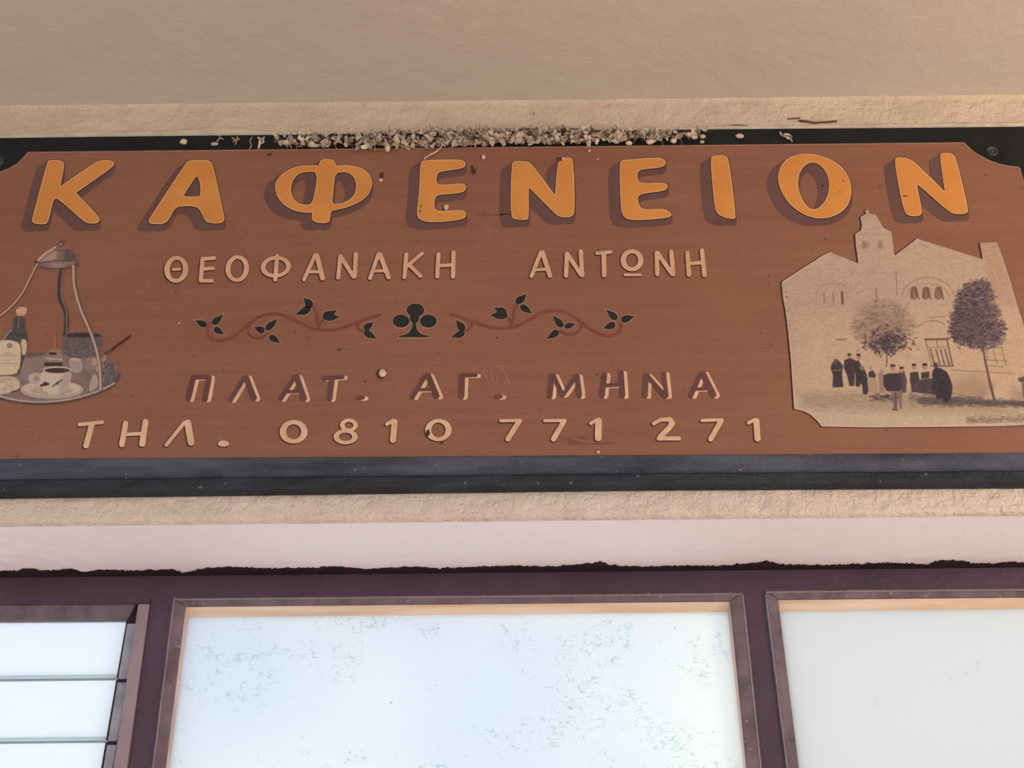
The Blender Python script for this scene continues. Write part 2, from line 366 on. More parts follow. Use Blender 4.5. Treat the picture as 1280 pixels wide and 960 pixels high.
def ridge(parent, line, ytop, Y, px=1.0):  # paler strip along the bead's outer edge, a highlight put in as colour
    (xa, ya), (xb, yb) = line; a_, b_ = P(lx(*line, ytop), ytop, Y), P(lx(*line, YB), YB, Y); b_ = a_+(b_-a_)*((gb-a_[2])/(b_[2]-a_[2])); w_ = 0.0011
    prism('bead_ridge_highlight', [a_+(-w_, 0, 0), a_+(w_, 0, 0), b_+(w_, 0, 0), b_+(-w_, 0, 0)], Y+.004, m_purple_light, parent)
def ridge_h(parent, xa, xb, fn, Y):  # same painted edge highlight along the top bead
    a_, b_ = P(xa, fn(xa), Y), P(xb, fn(xb), Y); prism('bead_ridge_highlight', [a_+(0, 0, .0011), b_+(0, 0, .0011), b_+(0, 0, -.0011), a_+(0, 0, -.0011)], Y+.004, m_purple_light, parent)
putty(w2, 238, 909, 3)
ridge(w2, ((218.5, 744), (191.5, 960)), 746, Wy-0.0055); ridge(w2, ((928, 741), (951, 960)), 743, Wy-0.0055); ridge_h(w2, 219, 927, hrow(745.5), Wy-0.0055)
w3 = empty('window_3', (X_(1200, 850, Wy), Wy, Z_BOT)); struct(w3, 'right window with plain greyish white glass')
g3 = sash(w3, ((Rb0, Rb1), ((1500, 741), (1560, 960)), hrow(742)),
     (((973, 757), (998, 960)), ((1480, 757), (1540, 960)), hrow(753.5)),
     (((974, 763), (998.5, 960)), ((1476, 765), (1536, 960)), hrow(767)), Wy+0.004, Wy+0.026,
     ('top_splay', 'side_splay', 'side_splay'), (m_purple_worn, m_wood, m_wood_cream, m_purple_worn), gb)
o, i, g = g3
prism('pane', [p+np.array([dx, 0.001, dz]) for p, dx, dz in zip(g, (-e, e, e, -e), (e, e, 0, 0))], Wy+0.033, m_pane_right, w3)
putty(w3, 975, 1470, 8); ridge(w3, ((957, 741), (984.5, 960)), 744, Wy-0.0055); ridge_h(w3, 957, 1495, hrow(743.5), Wy-0.0055)
# louvre window on the left
w1 = empty('window_1', (X_(0, 850, Wy), Wy, Z_BOT)); struct(w1, 'left louvre window with frosted glass blades')
ht = hrow(749)
bar('head_rail', [(-330, 745), (190, 738), (190, 754.5), (-330, 757.5)], Wy+0.0005, Wy+0.07, m_purple, tr)
bar('head_strip', [(-330, 752), (172, 750), (160, 773), (-330, 776)], Wy+0.006, Wy+0.04, m_purple_worn, w1, bev=0.003)
q = upright('side_channel', (172.5, 756), (141.5, 960), (188, 744), (158.5, 960), 755, Wy-0.006, Wy+0.05, m_purple_light, w1, 'pale grey purple channel beside the blades')
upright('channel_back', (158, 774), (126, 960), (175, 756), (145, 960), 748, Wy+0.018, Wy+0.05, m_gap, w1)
rows = [773.5, 849.5, 927.5, 1007.5, 1090, 1175, 1262, 1352, 1445, 1541]
for k in range(len(rows)-1):
    yt, yb = rows[k], rows[k+1]
    zt, zb = Z_(100, yt, Wy+0.03), Z_(100, yb, Wy+0.018)
    if zb < gb: break
    xr_t, xr_b = X_(lx((158, 774), (128, 960), yt)+2, yt, Wy+0.02), X_(lx((158, 774), (128, 960), yb)+2, yb, Wy+0.02)
    x0 = WX0+0.05; tk = 0.005; ov = 0.008 if k else 0.0
    V = [(x0, Wy+0.030, zt+ov), (xr_t, Wy+0.030, zt+ov), (xr_b, Wy+0.018, zb), (x0, Wy+0.018, zb)]
    V += [(x, y+tk, z) for x, y, z in V]
    b = mk('louvre_blade', V, [(0, 3, 2, 1), (4, 5, 6, 7), (0, 1, 5, 4), (1, 2, 6, 5), (3, 7, 6, 2), (0, 4, 7, 3)], m_blade, w1)
    V = [(x0, Wy+0.0165, zb-0.0012), (xr_b, Wy+0.0165, zb-0.0012), (xr_b, Wy+0.0165, zb+0.0022), (x0, Wy+0.0165, zb+0.0022)]
    V += [(x, y+0.007, z) for x, y, z in V]
    mk('blade_edge', V, [(0, 1, 2, 3), (7, 6, 5, 4), (0, 4, 5, 1), (1, 5, 6, 2), (2, 6, 7, 3), (3, 7, 4, 0)], m_blade_edge, b)
    if k:
        V = [(x0, Wy+0.029, zt+ov), (xr_t, Wy+0.029, zt+ov), (xr_t, Wy+0.029, zt+ov+0.002), (x0, Wy+0.029, zt+ov+0.002)]
        V += [(x, y+0.006, z) for x, y, z in V]
        mk('blade_edge', V, [(0, 1, 2, 3), (7, 6, 5, 4), (0, 4, 5, 1), (1, 5, 6, 2), (2, 6, 7, 3), (3, 7, 4, 0)], m_blade_edge, b)
    cl0, cl1 = (160, 774), (129, 960); cr0, cr1 = (171.5, 774), (141, 960)
    a, c = yt+(6 if k == 0 else 3.5), yb-1.5
    bar('blade_clip', [(lx(cl0, cl1, a), a), (lx(cr0, cr1, a), a), (lx(cr0, cr1, c), c), (lx(cl0, cl1, c), c)], Wy+0.008, Wy+0.03, m_steel, w1, bev=0.001)

# ------------------------------------------------------------------ signed-distance drawing kit (sign paintwork, in photograph pixels laid on the sign plane)
def chaikin(P, n=2):
    P = np.asarray(P, float)
    for _ in range(n):
        Q = np.roll(P, -1, 0); P = np.stack([P*.75+Q*.25, P*.25+Q*.75], 1).reshape(-1, 2)
    return P
def seg_d(X, Y, a, b):
    ax, ay = a; dx, dy = b[0]-ax, b[1]-ay; L = dx*dx+dy*dy+1e-9
    t = np.clip(((X-ax)*dx+(Y-ay)*dy)/L, 0, 1)
    return np.hypot(X-ax-t*dx, Y-ay-t*dy), t
class S:
    def __init__(s, f, bb): s.f, s.bb = f, bb
    def __or__(a, b): return S(lambda X, Y: np.minimum(a.f(X, Y), b.f(X, Y)), (min(a.bb[0], b.bb[0]), min(a.bb[1], b.bb[1]), max(a.bb[2], b.bb[2]), max(a.bb[3], b.bb[3])))
    def __sub__(a, b): return S(lambda X, Y: np.maximum(a.f(X, Y), -b.f(X, Y)), a.bb)
    def grow(a, r): return S(lambda X, Y: a.f(X, Y)-r, (a.bb[0]-r, a.bb[1]-r, a.bb[2]+r, a.bb[3]+r))
    def shift(a, dx, dy): return S(lambda X, Y: a.f(X-dx, Y-dy), (a.bb[0]+dx, a.bb[1]+dy, a.bb[2]+dx, a.bb[3]+dy))
def poly(P, sm=0):
    P = chaikin(P, sm) if sm else np.asarray(P, float)
    def f(X, Y):
        d = np.full(X.shape, 1e9); ins = np.zeros(X.shape, bool)
        for (x0, y0), (x1, y1) in zip(P, np.roll(P, -1, 0)):
            e, _ = seg_d(X, Y, (x0, y0), (x1, y1)); d = np.minimum(d, e)
            if y0 != y1:
                c = ((y0 > Y) != (y1 > Y)) & (X < (x1-x0)*(Y-y0)/(y1-y0)+x0); ins ^= c
        return np.where(ins, -d, d)
    return S(f, (P[:, 0].min(), P[:, 1].min(), P[:, 0].max(), P[:, 1].max()))
def stroke(P, w0, w1=None):
    w1 = w0 if w1 is None else w1; P = [tuple(p) for p in P]; n = max(1, len(P)-1)
    def f(X, Y):
        d = np.full(X.shape, 1e9)
        for k, (a, b) in enumerate(zip(P, P[1:])):
            e, t = seg_d(X, Y, a, b); r = (w0+(w1-w0)*(k+t)/n)/2; d = np.minimum(d, e-r)
        return d
    xs = [p[0] for p in P]; ys = [p[1] for p in P]; m = max(w0, w1)/2
    return S(f, (min(xs)-m, min(ys)-m, max(xs)+m, max(ys)+m))
def smooth_line(P, n=2):
    P = np.asarray(P, float)
    for _ in range(n):
        Q = [P[0]]
        for a, b in zip(P, P[1:]): Q += [a*.75+b*.25, a*.25+b*.75]
        P = np.array(Q+[P[-1]])
    return P
def ell(cx, cy, rx, ry, rot=0):
    c, s = math.cos(rot), math.sin(rot)
    def f(X, Y):
        u = ((X-cx)*c+(Y-cy)*s)/rx; v_ = (-(X-cx)*s+(Y-cy)*c)/ry; k = np.hypot(u, v_)
        g = np.hypot(u/rx, v_/ry)+1e-9
        return np.where(k > 1e-6, k*(k-1)/g, -min(rx, ry))
    R = max(rx, ry)
    return S(f, (cx-R, cy-R, cx+R, cy+R))
def ring(cx, cy, rx, ry, wd, rot=0, wy=None):
    wy = wd if wy is None else wy
    return ell(cx, cy, rx+wd/2, ry+wy/2, rot) - ell(cx, cy, rx-wd/2, ry-wy/2, rot)
def sweep(s, dx, dy, n=7):
    o = s
    bb = (min(s.bb[0], s.bb[0]+dx), min(s.bb[1], s.bb[1]+dy), max(s.bb[2], s.bb[2]+dx), max(s.bb[3], s.bb[3]+dy))
    def f(X, Y):
        d = s.f(X, Y)
        for k in range(1, n+1): d = np.minimum(d, s.f(X-dx*k/n, Y-dy*k/n))
        return d
    return S(f, bb)
def march(shape, step, Y, thick, colfn=None):
    x0, y0, x1, y1 = shape.bb; pad = step*2
    gx = np.arange(x0-pad, x1+pad+step, step); gy = np.arange(y0-pad, y1+pad+step, step)
    GX, GY = np.meshgrid(gx, gy); D = shape.f(GX, GY); nx, ny = len(gx), len(gy)
    ins = D < 0; vid = {}; pts = []; fs = []; sk = []
    def gv(i, j):
        k = (i, j)
        if k not in vid: vid[k] = len(pts); pts.append((gx[i], gy[j]))
        return vid[k]
    def ev(i, j, i2, j2):
        if (i2, j2) < (i, j): i, j, i2, j2 = i2, j2, i, j
        k = (i, j, i2, j2)
        if k not in vid:
            a, b = D[j, i], D[j2, i2]; t = a/(a-b); vid[k] = len(pts); pts.append((gx[i]+(gx[i2]-gx[i])*t, gy[j]+(gy[j2]-gy[j])*t))
        return vid[k]
    cnt = ins[:-1, :-1].astype(int)+ins[:-1, 1:]+ins[1:, :-1]+ins[1:, 1:]
    if colfn is None:
        for j in range(ny-1):
            row = cnt[j] == 4; i = 0
            while i < nx-1:
                if row[i]:
                    k = i
                    while k < nx-1 and row[k]: k += 1
                    fs.append((gv(i, j), gv(i, j+1), gv(k, j+1), gv(k, j))); i = k
                else: i += 1
    else:
        full = np.argwhere(cnt == 4)
        for j, i in full.tolist(): fs.append((gv(i, j), gv(i, j+1), gv(i+1, j+1), gv(i+1, j)))
    for j, i in np.argwhere((cnt > 0) & (cnt < 4)).tolist():
        cs = [(i, j), (i, j+1), (i+1, j+1), (i+1, j)]; f = []; ex = []
        for a, b in zip(cs, cs[1:]+cs[:1]):
            ia, ib = ins[a[1], a[0]], ins[b[1], b[0]]
            if ia: f.append(gv(*a))
            if ia != ib: e = ev(*a, *b); f.append(e); ex.append((e, ia))
        if len(f) > 2: fs.append(tuple(f))
        if len(ex) == 2:
            (e0, o0), (e1, o1) = ex
            sk.append((e0, e1) if o0 else (e1, e0))
    pts = np.array(pts); W = at(pts[:, 0], pts[:, 1], Y); n = len(W)
    bid = {}; extra = []
    for a, b in sk:
        for q in (a, b):
            if q not in bid: bid[q] = n+len(extra); extra.append(q)
        fs.append((a, bid[a], bid[b], b))
    if extra:
        E = W[extra].copy(); E[:, 1] += thick; W = np.concatenate([W, E])
    cols = None
    if colfn is not None:
        cc = colfn(pts[:, 0], pts[:, 1]); cols = np.concatenate([cc, cc[extra]]) if extra else cc
    return W, fs, cols
def part(name, shape, step, layer, mat, parent, label=None, thick=None, colfn=None):
    Y = Y_PANEL - layer*0.0005
    W, fs, cols = march(shape, step, Y, thick if thick else layer*0.0005+0.0002, colfn)
    return mk(name, W, fs, mat, parent, label, cols=cols)

# ------------------------------------------------------------------ the sign
Y_BACK = -0.026; Y_PANEL = -0.031
zt = Z_(640, 165, Y_BACK)
sign = empty('signboard', (X_(640, 600, Y_PANEL), 0, Z_(640, 606, Y_PANEL)))
tag(sign, 'long brown painted coffee house sign with ochre lettering and black frame above the windows', 'sign')
SX0, SX1 = -95, 1385
def TE(x): return line_y(top_edge, x)
bk = prism('backing_board', [P(SX0, TE(SX0)+1, Y_BACK)]+[P(x, TE(x), Y_BACK) for x in range(0, 1300, 100)]+[P(SX1, TE(SX1), Y_BACK), P(SX1+12, 585, Y_BACK), P(SX0-22, 592, Y_BACK)], -0.0005, m_black, sign, 'matt black backing board')
# bottom moulding: two steps, profile swept along the sign
def pb(x): return hrow(569)(x)*0+569.5-0.0062*(x-640)
prof = [(0.0, Y_BACK+0.004), (0.0, -0.0335), (1.5, -0.0355), (19.0, -0.0385), (21.0, -0.0355), (23.0, -0.031), (25.5, -0.035), (35.0, -0.037), (38.0, -0.034), (39.0, -0.004), (30.0, -0.002)]
def ydrift(x): return np.interp(x, [-150, 0, 400, 800, 1280, 1400], [5, 3.5, 1.0, -1.5, -1.5, -1.5])
def molding(name, prof, mat, parent):
    vs = []; fs = []; xs = list(np.arange(SX0-20, SX1+20, 6.0)); n = len(prof)
    from mathutils import noise as mn
    for k, x in enumerate(xs):
        for (dy, yy) in prof:
            p = P(x, pb(x)+dy*(1+ydrift(x)/38.0), -0.035); jz = 0.0006*mn.noise(Vector((x*0.05, dy, 3)))+0.0004*mn.noise(Vector((x*0.2, dy*2, 9)))
            vs.append((p[0], yy+jz, p[2]+jz))
        if k: a = (k-1)*n; fs += [(a+i, a+i+1, a+n+i+1, a+n+i) for i in range(n-1)]
    fs += [tuple(range(n)), tuple(range(len(vs)-1, len(vs)-n-1, -1))]
    return mk(name, vs, fs, mat, parent)
molding('bottom_frame', prof[:6]+[(22.5, -0.004), (0.0, -0.004)], m_frame, sign)
molding('bottom_moulding', [(22.5, -0.028)]+prof[5:10]+[(22.5, -0.004)], m_frame2, sign)
# brown panel with scooped corners
ptop = lambda x: 184.0-0.0098*(x-640)
pan = [(35, ptop(35)), (1205, ptop(1205)-0.5)]
pan += [(1212, 185), (1222, 192.5), (1236, 200), (1250, 205), (1262, 207.5), (1273, 208.5), (1276, 211), (1290, 260), (1312, 340), (1336, 440), (1352, 520), (1362, 572), (-92, 578), (-80, 520), (-60, 420), (-30, 300), (-12, 222), (-6, 216), (0, 214.5), (12, 210), (22, 204), (30, 196)]
pp = prism('brown_panel', [P(x, y, Y_PANEL) for x, y in pan], Y_BACK, m_board, sign, 'brown painted panel with scooped corners')
m_ = pp.modifiers.new('b', 'BEVEL'); m_.width = 0.0012; m_.segments = 2
# pale worn line along the panel's upper edge
part('panel_edge', stroke([(x, y+0.6) for x, y in pan[-4:]+pan[:9]], 1.3), 0.6, 1, paint('worn_edge', alb(160, 118, 96), alb(140, 98, 78), 30, 0.6), sign)

c1 = lambda L: [(x/3.7647, 160+y/3.7647) for x, y in L]
def cr(ox, oy, s): return lambda L: [(ox+x/s, oy+y/s) for x, y in L]
cA, cB, cC, cD = cr(0, 160, 3.7647), cr(320, 160, 3.7647), cr(620, 160, 3.7647), cr(940, 160, 3.7647)
big = {
 'K': poly(cA([(222, 158), (235, 150), (292, 153), (303, 168), (298, 205), (284, 274), (284, 274), (450, 160), (480, 150), (528, 152), (541, 165), (532, 182), (358, 305), (358, 305), (462, 412), (472, 436), (452, 450), (412, 448), (395, 440), (280, 338), (262, 330), (250, 340), (228, 438), (215, 453), (162, 451), (149, 437), (156, 410)]), 2),
 'A': poly(cA([(872, 168), (892, 150), (985, 150), (1003, 172), (1056, 418), (1056, 440), (1030, 450), (980, 446), (962, 430), (942, 385), (918, 367), (842, 368), (820, 380), (792, 438), (765, 453), (708, 451), (697, 438), (712, 412)]), 2) - poly(cA([(922, 226), (930, 228), (943, 262), (943, 312), (938, 322), (870, 323), (864, 316)]), 1),
 'Φ': (poly(cB([(150, 196), (205, 176), (290, 176), (375, 178), (430, 172), (500, 187), (540, 222), (550, 268), (524, 325), (450, 368), (350, 392), (250, 400), (175, 390), (115, 350), (86, 290), (98, 238)]), 2)
       - poly(cB([(290, 208), (240, 204), (196, 216), (168, 255), (164, 305), (185, 347), (225, 362), (262, 360), (278, 300)]), 1)
       - poly(cB([(372, 211), (420, 205), (458, 224), (474, 268), (462, 320), (420, 350), (352, 362), (360, 300)]), 1))
       | poly(cB([(298, 160), (312, 146), (360, 147), (377, 165), (374, 200), (352, 425), (338, 448), (285, 446), (260, 430), (266, 395), (292, 200)]), 2),
 'E': poly(cB([(772, 162), (792, 150), (950, 147), (984, 155), (988, 178), (965, 192), (880, 202), (852, 212), (848, 255), (866, 269), (960, 260), (986, 264), (990, 290), (962, 307), (865, 313), (842, 325), (838, 375), (858, 393), (955, 384), (986, 390), (992, 415), (965, 432), (850, 444), (790, 440), (758, 420), (757, 385), (770, 280)]), 2),
 'N': poly(cC([(72, 168), (88, 155), (145, 156), (170, 170), (278, 316), (278, 316), (288, 165), (312, 142), (352, 137), (365, 155), (373, 395), (355, 420), (302, 419), (275, 402), (158, 280), (153, 285), (156, 418), (145, 433), (88, 430), (68, 414)]), 2),
 'E2': poly(cC([(580, 160), (598, 150), (700, 142), (775, 139), (800, 155), (797, 175), (770, 187), (690, 193), (664, 206), (667, 245), (687, 262), (760, 257), (802, 260), (810, 276), (795, 296), (700, 306), (668, 318), (668, 348), (686, 386), (790, 377), (828, 402), (822, 420), (740, 430), (635, 434), (598, 418), (586, 370)]), 2),
 'I': poly(cC([(1008, 142), (1024, 129), (1075, 126), (1096, 145), (1130, 415), (1122, 430), (1080, 422), (1045, 408), (1028, 375)]), 2),
 'O': poly(cD([(240, 118), (310, 124), (385, 152), (442, 202), (470, 270), (464, 342), (430, 392), (370, 421), (308, 427), (240, 407), (173, 357), (133, 290), (120, 235), (133, 178), (175, 135)]), 2) - poly(cD([(290, 158), (332, 180), (360, 230), (365, 290), (342, 350), (302, 387), (262, 375), (233, 330), (214, 270), (223, 210), (253, 170)]), 2),
 'N2': poly(cD([(668, 150), (686, 137), (730, 141), (768, 160), (908, 300), (908, 300), (882, 130), (896, 114), (942, 119), (962, 142), (1020, 385), (1012, 402), (960, 406), (928, 395), (782, 265), (775, 268), (802, 388), (796, 412), (750, 416), (713, 398)]), 2)}
def letter(shape, kind):
    """one painted character = fill, pale edge and shadow, each a thin film on the panel"""
    if kind == 'big':
        o = part('letter', shape.grow(-1.15), 0.7, 4, m_ochre, sign, 'large ochre letter with plum drop shadow')
        part('letter_edge', shape, 0.7, 3, m_edge, o)
        part('letter_outline', shape.grow(0.75).shift(0.1, 0.6), 0.8, 2, m_line, o)
        part('letter_shadow', (sweep(shape, -13.2, 8.8, 8) | sweep(shape, 0.8, 8.2, 6)).grow(0.8), 0.9, 1, m_shade, o)
    elif kind == 'maroon':
        o = part('letter', shape, 0.5, 3, m_maroon, sign, 'maroon letter with cream highlight')
        part('letter_highlight', shape.shift(4.2, 1.0), 0.6, 2, m_cream, o)
    else:
        o = part('letter', shape, 0.5, 3, m_pink if kind == 'pink' else m_cream, sign)
        part('letter_outline', shape.grow(0.7).shift(-0.7 if kind == 'pink' else -0.9, 0.7), 0.6, 2, m_line, o)
    return o
for s in big.values(): letter(s, 'big')
def strokes(ox, oy, s, items):
    out = None
    for it in items:
        if it[0] == 'r': _, cx, cy, rx, ry, wd = it[:6]; sh = ring(ox+cx/s, oy+cy/s, rx/s, ry/s, wd/s, it[6] if len(it) > 6 else 0, (it[7] if len(it) > 7 else wd*0.7)/s)
        elif it[0] == 'e': _, cx, cy, rx, ry = it; sh = ell(ox+cx/s, oy+cy/s, rx/s, ry/s)
        else:
            wd = it[0]; sh = stroke([(ox+x/s, oy+y/s) for x, y in it[1:]], wd/s)
        out = sh if out is None else out | sh
    return out
W2 = 16
L2a = [
 [('r', 97, 133, 37, 46, 21, 0.12), (10, (84, 134), (111, 132))],
 [(W2, (202, 92), (195, 178)), (14, (204, 91), (249, 88)), (13, (199, 132), (245, 129)), (14, (196, 178), (240, 179))],
 [('r', 341, 130, 37, 46, 20, 0.12)],
 [(W2, (500, 80), (493, 174)), ('r', 495, 123, 51, 36, 19, -0.1)],
 [(15, (652, 77), (608, 174)), (19, (660, 78), (682, 168)), (11, (632, 143), (672, 143))],
 [(16, (753, 82), (745, 166)), (16, (755, 82), (806, 162)), (17, (815, 74), (811, 160))],
 [(15, (905, 74), (872, 168)), (18, (912, 74), (946, 164)), (11, (888, 140), (935, 138))],
 [(16, (1017, 74), (1010, 164)), (14, (1080, 70), (1018, 122)), (15, (1030, 116), (1074, 160))],
 [(16, (1146, 74), (1141, 162)), (17, (1206, 66), (1204, 162)), (13, (1144, 119), (1204, 115))]]
for g in L2a: letter(strokes(190, 295, 3.2, g), 'pink')
L2b = [
 [(15, (467, 66), (430, 160)), (18, (474, 66), (504, 158)), (11, (448, 135), (494, 132))],
 [(17, (572, 72), (568, 158)), (16, (574, 72), (628, 154)), (17, (627, 62), (633, 156))],
 [(13, (692, 69), (747, 64)), (18, (719, 70), (721, 156))],
 [('r', 832, 97, 35, 36, 21, 0.1), (10, (803, 155), (866, 155))],
 [(17, (931, 68), (933, 152)), (16, (934, 68), (993, 152)), (17, (989, 62), (997, 152))],
 [(17, (1054, 68), (1060, 154)), (17, (1112, 58), (1122, 156)), (13, (1058, 111), (1116, 105))]]
for g in L2b: letter(strokes(530, 295, 3.2, g), 'pink')
L3a = [
 [(20, (470, 94), (452, 168)), (20, (527, 94), (513, 170)), (17, (468, 92), (528, 91))],
 [(16, (655, 94), (606, 174)), (22, (662, 94), (690, 166))],
 [(16, (838, 92), (788, 170)), (22, (846, 92), (872, 168)), (12, (812, 144), (866, 144))],
 [(15, (945, 96), (1012, 91)), (20, (975, 97), (966, 168))],
 [('e', 1078, 166, 17, 8)]]
L3b = [
 [(15, (84, 80), (42, 150)), (20, (94, 80), (122, 146)), (11, (62, 126), (112, 125))],
 [(20, (207, 80), (205, 146)), (13, (203, 78), (252, 77))],
 [('e', 328, 148, 15, 8)],
 [(17, (506, 80), (500, 146)), (16, (512, 80), (540, 142)), (14, (544, 142), (588, 80)), (18, (590, 82), (598, 144))],
 [(18, (682, 76), (674, 144)), (18, (737, 70), (742, 144)), (13, (678, 112), (740, 108))],
 [(18, (820, 80), (817, 144)), (17, (824, 80), (882, 146)), (15, (880, 72), (888, 146))],
 [(15, (1002, 74), (970, 146)), (21, (1010, 74), (1044, 142)), (11, (984, 124), (1036, 122))]]
for g in L3a: letter(strokes(80, 440, 2.909, g), 'maroon')
for g in L3b: letter(strokes(500, 440, 2.6667, g), 'maroon')
L4a = [
 [(13, (56, 264), (138, 255)), (20, (101, 264), (80, 340))],
 [(19, (224, 260), (210, 336)), (21, (296, 254), (284, 334)), (12, (218, 300), (290, 296))],
 [(13, (438, 256), (372, 338)), (24, (450, 258), (462, 328))],
 [('e', 580, 333, 20, 11)],
 [('r', 835, 290, 39, 35, 23, 0.0, 15)],
 [('r', 1036, 266, 24, 18, 16, 0, 11), ('r', 1024, 308, 34, 21, 19, 0, 12)],
 [(13, (1174, 262), (1196, 250)), (21, (1202, 254), (1196, 320))]]
L4b = [
 [('r', 128, 260, 34, 31, 20, 0, 12)],
 [(10, (336, 229), (402, 228)), (17, (397, 231), (360, 290))],
 [(10, (482, 229), (550, 228)), (17, (546, 231), (512, 290))],
 [(11, (636, 238), (656, 226)), (22, (662, 230), (661, 286))],
 [(13, (846, 238), (868, 226), (900, 224)), (18, (900, 226), (908, 238), (896, 254), (870, 280)), (13, (862, 288), (930, 288))],
 [(10, (1006, 228), (1074, 226)), (17, (1070, 230), (1036, 290))],
 [(11, (1162, 236), (1182, 226)), (20, (1188, 230), (1192, 288))]]
for g in L4a: letter(strokes(80, 440, 2.909, g), 'cream')
for g in L4b: letter(strokes(500, 440, 2.6667, g), 'cream')
# vine ornament and club
def vine(T, lines, leaves, s):
    sh = None
    for wd, L in lines:
        st = stroke(smooth_line(T(L), 2), wd*1.3/s); sh = st if sh is None else sh | st
    vn = part('vine_scroll', sh, 0.5, 2, m_vine, sign, 'red brown painted vine scroll')
    held = None
    for lf in leaves:
        b, t, wd = lf[:3]
        b2, t2 = T([b])[0], T([t])[0]; r = wd/s/2
        dx, dy = t2[0]-b2[0], t2[1]-b2[1]; L = math.hypot(dx, dy); ux, uy = dx/L, dy/L; nx_, ny_ = -uy, ux
        k = lf[3] if len(lf) > 3 else 0.12
        pts = [(0, 0), (0.12, .8), (0.38, 1.0), (0.66, .62), (0.85, .18+k), (1.0, k*1.2), (0.85, -.12+k), (0.66, -.55), (0.38, -1.0), (0.12, -.8)]
        pl = [(b2[0]+ux*L*a+nx_*r*c, b2[1]+uy*L*a+ny_*r*c) for a, c in pts]
        shp = poly(pl, 2)
        if held is not None and len(lf) > 4: shp = shp | held
        if len(lf) > 4 and held is None: held = shp; continue
        if len(lf) > 4: held = None
        lo = part('leaf', shp, 0.45, 3, m_leaf, vn)
        part('leaf_halo', shp.grow(1.2), 0.6, 1, m_halo, lo)
    return vn
T7, T8 = cr(190, 295, 3.2), cr(530, 295, 3.2)
s8 = lambda x, y: ((240+x/8.0-190)*3.2, (360+y/8.0-295)*3.2)
s5 = lambda x, y: ((360+x/5.818-190)*3.2, (360+y/5.818-295)*3.2)
vine(T7, [(8, [(233, 345), (220, 368), (221, 398), (250, 418), (288, 418), (330, 400), (372, 364), (410, 332), (450, 313), (495, 307), (540, 320), (590, 345), (640, 370), (690, 378), (750, 372), (810, 350), (860, 328), (912, 315)]),
          (7, [(396, 346), (382, 368), (385, 395), (410, 410), (445, 404), (462, 386)]), (8, [(672, 372), (658, 350), (661, 315), (646, 285)]), (6, [(668, 362), (672, 345), (688, 330)]), (7, [(845, 333), (822, 348), (820, 368), (838, 380), (852, 382)])],
     [(s8(150, 375), s8(20, 325), 27), (s8(200, 362), s8(318, 262), 27, -.12), (s8(215, 402), s8(330, 460), 26), (s8(728, 432), s8(612, 390), 28), (s8(738, 418), s8(862, 303), 27, -.1), (s8(770, 478), s8(892, 548), 28), (s8(1195, 195), s8(1120, 85), 34, -.3), (s8(1185, 196), s8(1032, 280), 30, .25),
      (s5(250, 215), s5(362, 160), 32, -.1, 1), (s5(250, 200), s5(380, 220), 36, -.3, 1), (s5(552, 300), s5(624, 243), 27), (s5(552, 318), s5(650, 366), 28)], 3.2)
vine(T8, [(8, [(104, 312), (145, 322), (200, 345), (260, 365), (320, 370), (370, 362), (420, 335), (470, 305), (520, 295), (570, 302), (620, 335), (660, 370), (700, 392), (740, 400), (775, 390), (792, 368), (786, 350)]),
          (7, [(634, 345), (626, 374), (605, 392), (575, 395), (545, 380)]), (8, [(345, 362), (358, 328), (360, 295), (375, 270)]), (6, [(350, 350), (342, 332), (330, 322)]), (7, [(185, 340), (192, 358), (184, 372), (162, 378)])],
     [((162, 376), (124, 336), 30), ((164, 383), (108, 409), 27, .25), ((336, 312), (262, 322), 36, .2, 1), ((330, 306), (276, 288), 30, .12, 1), ((366, 268), (416, 232), 30, -.2), ((384, 278), (436, 309), 28), ((556, 364), (512, 316), 28), ((562, 364), (608, 348), 24), ((540, 378), (490, 414), 28), ((774, 333), (726, 294), 28), ((788, 338), (844, 318), 30), ((766, 350), (716, 373), 29, .2)], 3.2)
Tc = cr(360, 360, 5.818)
def e5(cx, cy, rx, ry): (x, y), = Tc([(cx, cy)]); return ell(x, y, rx/5.818, ry/5.818)
club = e5(927, 160, 63, 47) | e5(822, 240, 60, 46) | e5(1020, 240, 60, 46) | e5(920, 215, 34, 40) | poly(Tc([(908, 240), (928, 240), (935, 300), (965, 335), (1032, 350), (1032, 357), (803, 357), (803, 350), (868, 335), (900, 300)]), 1)
cb = part('club_emblem', club, 0.5, 3, m_leaf, sign, 'black club symbol between the two vines')
part('club_halo', club.grow(1.4).shift(0, .5), 0.6, 1, m_halo, cb)

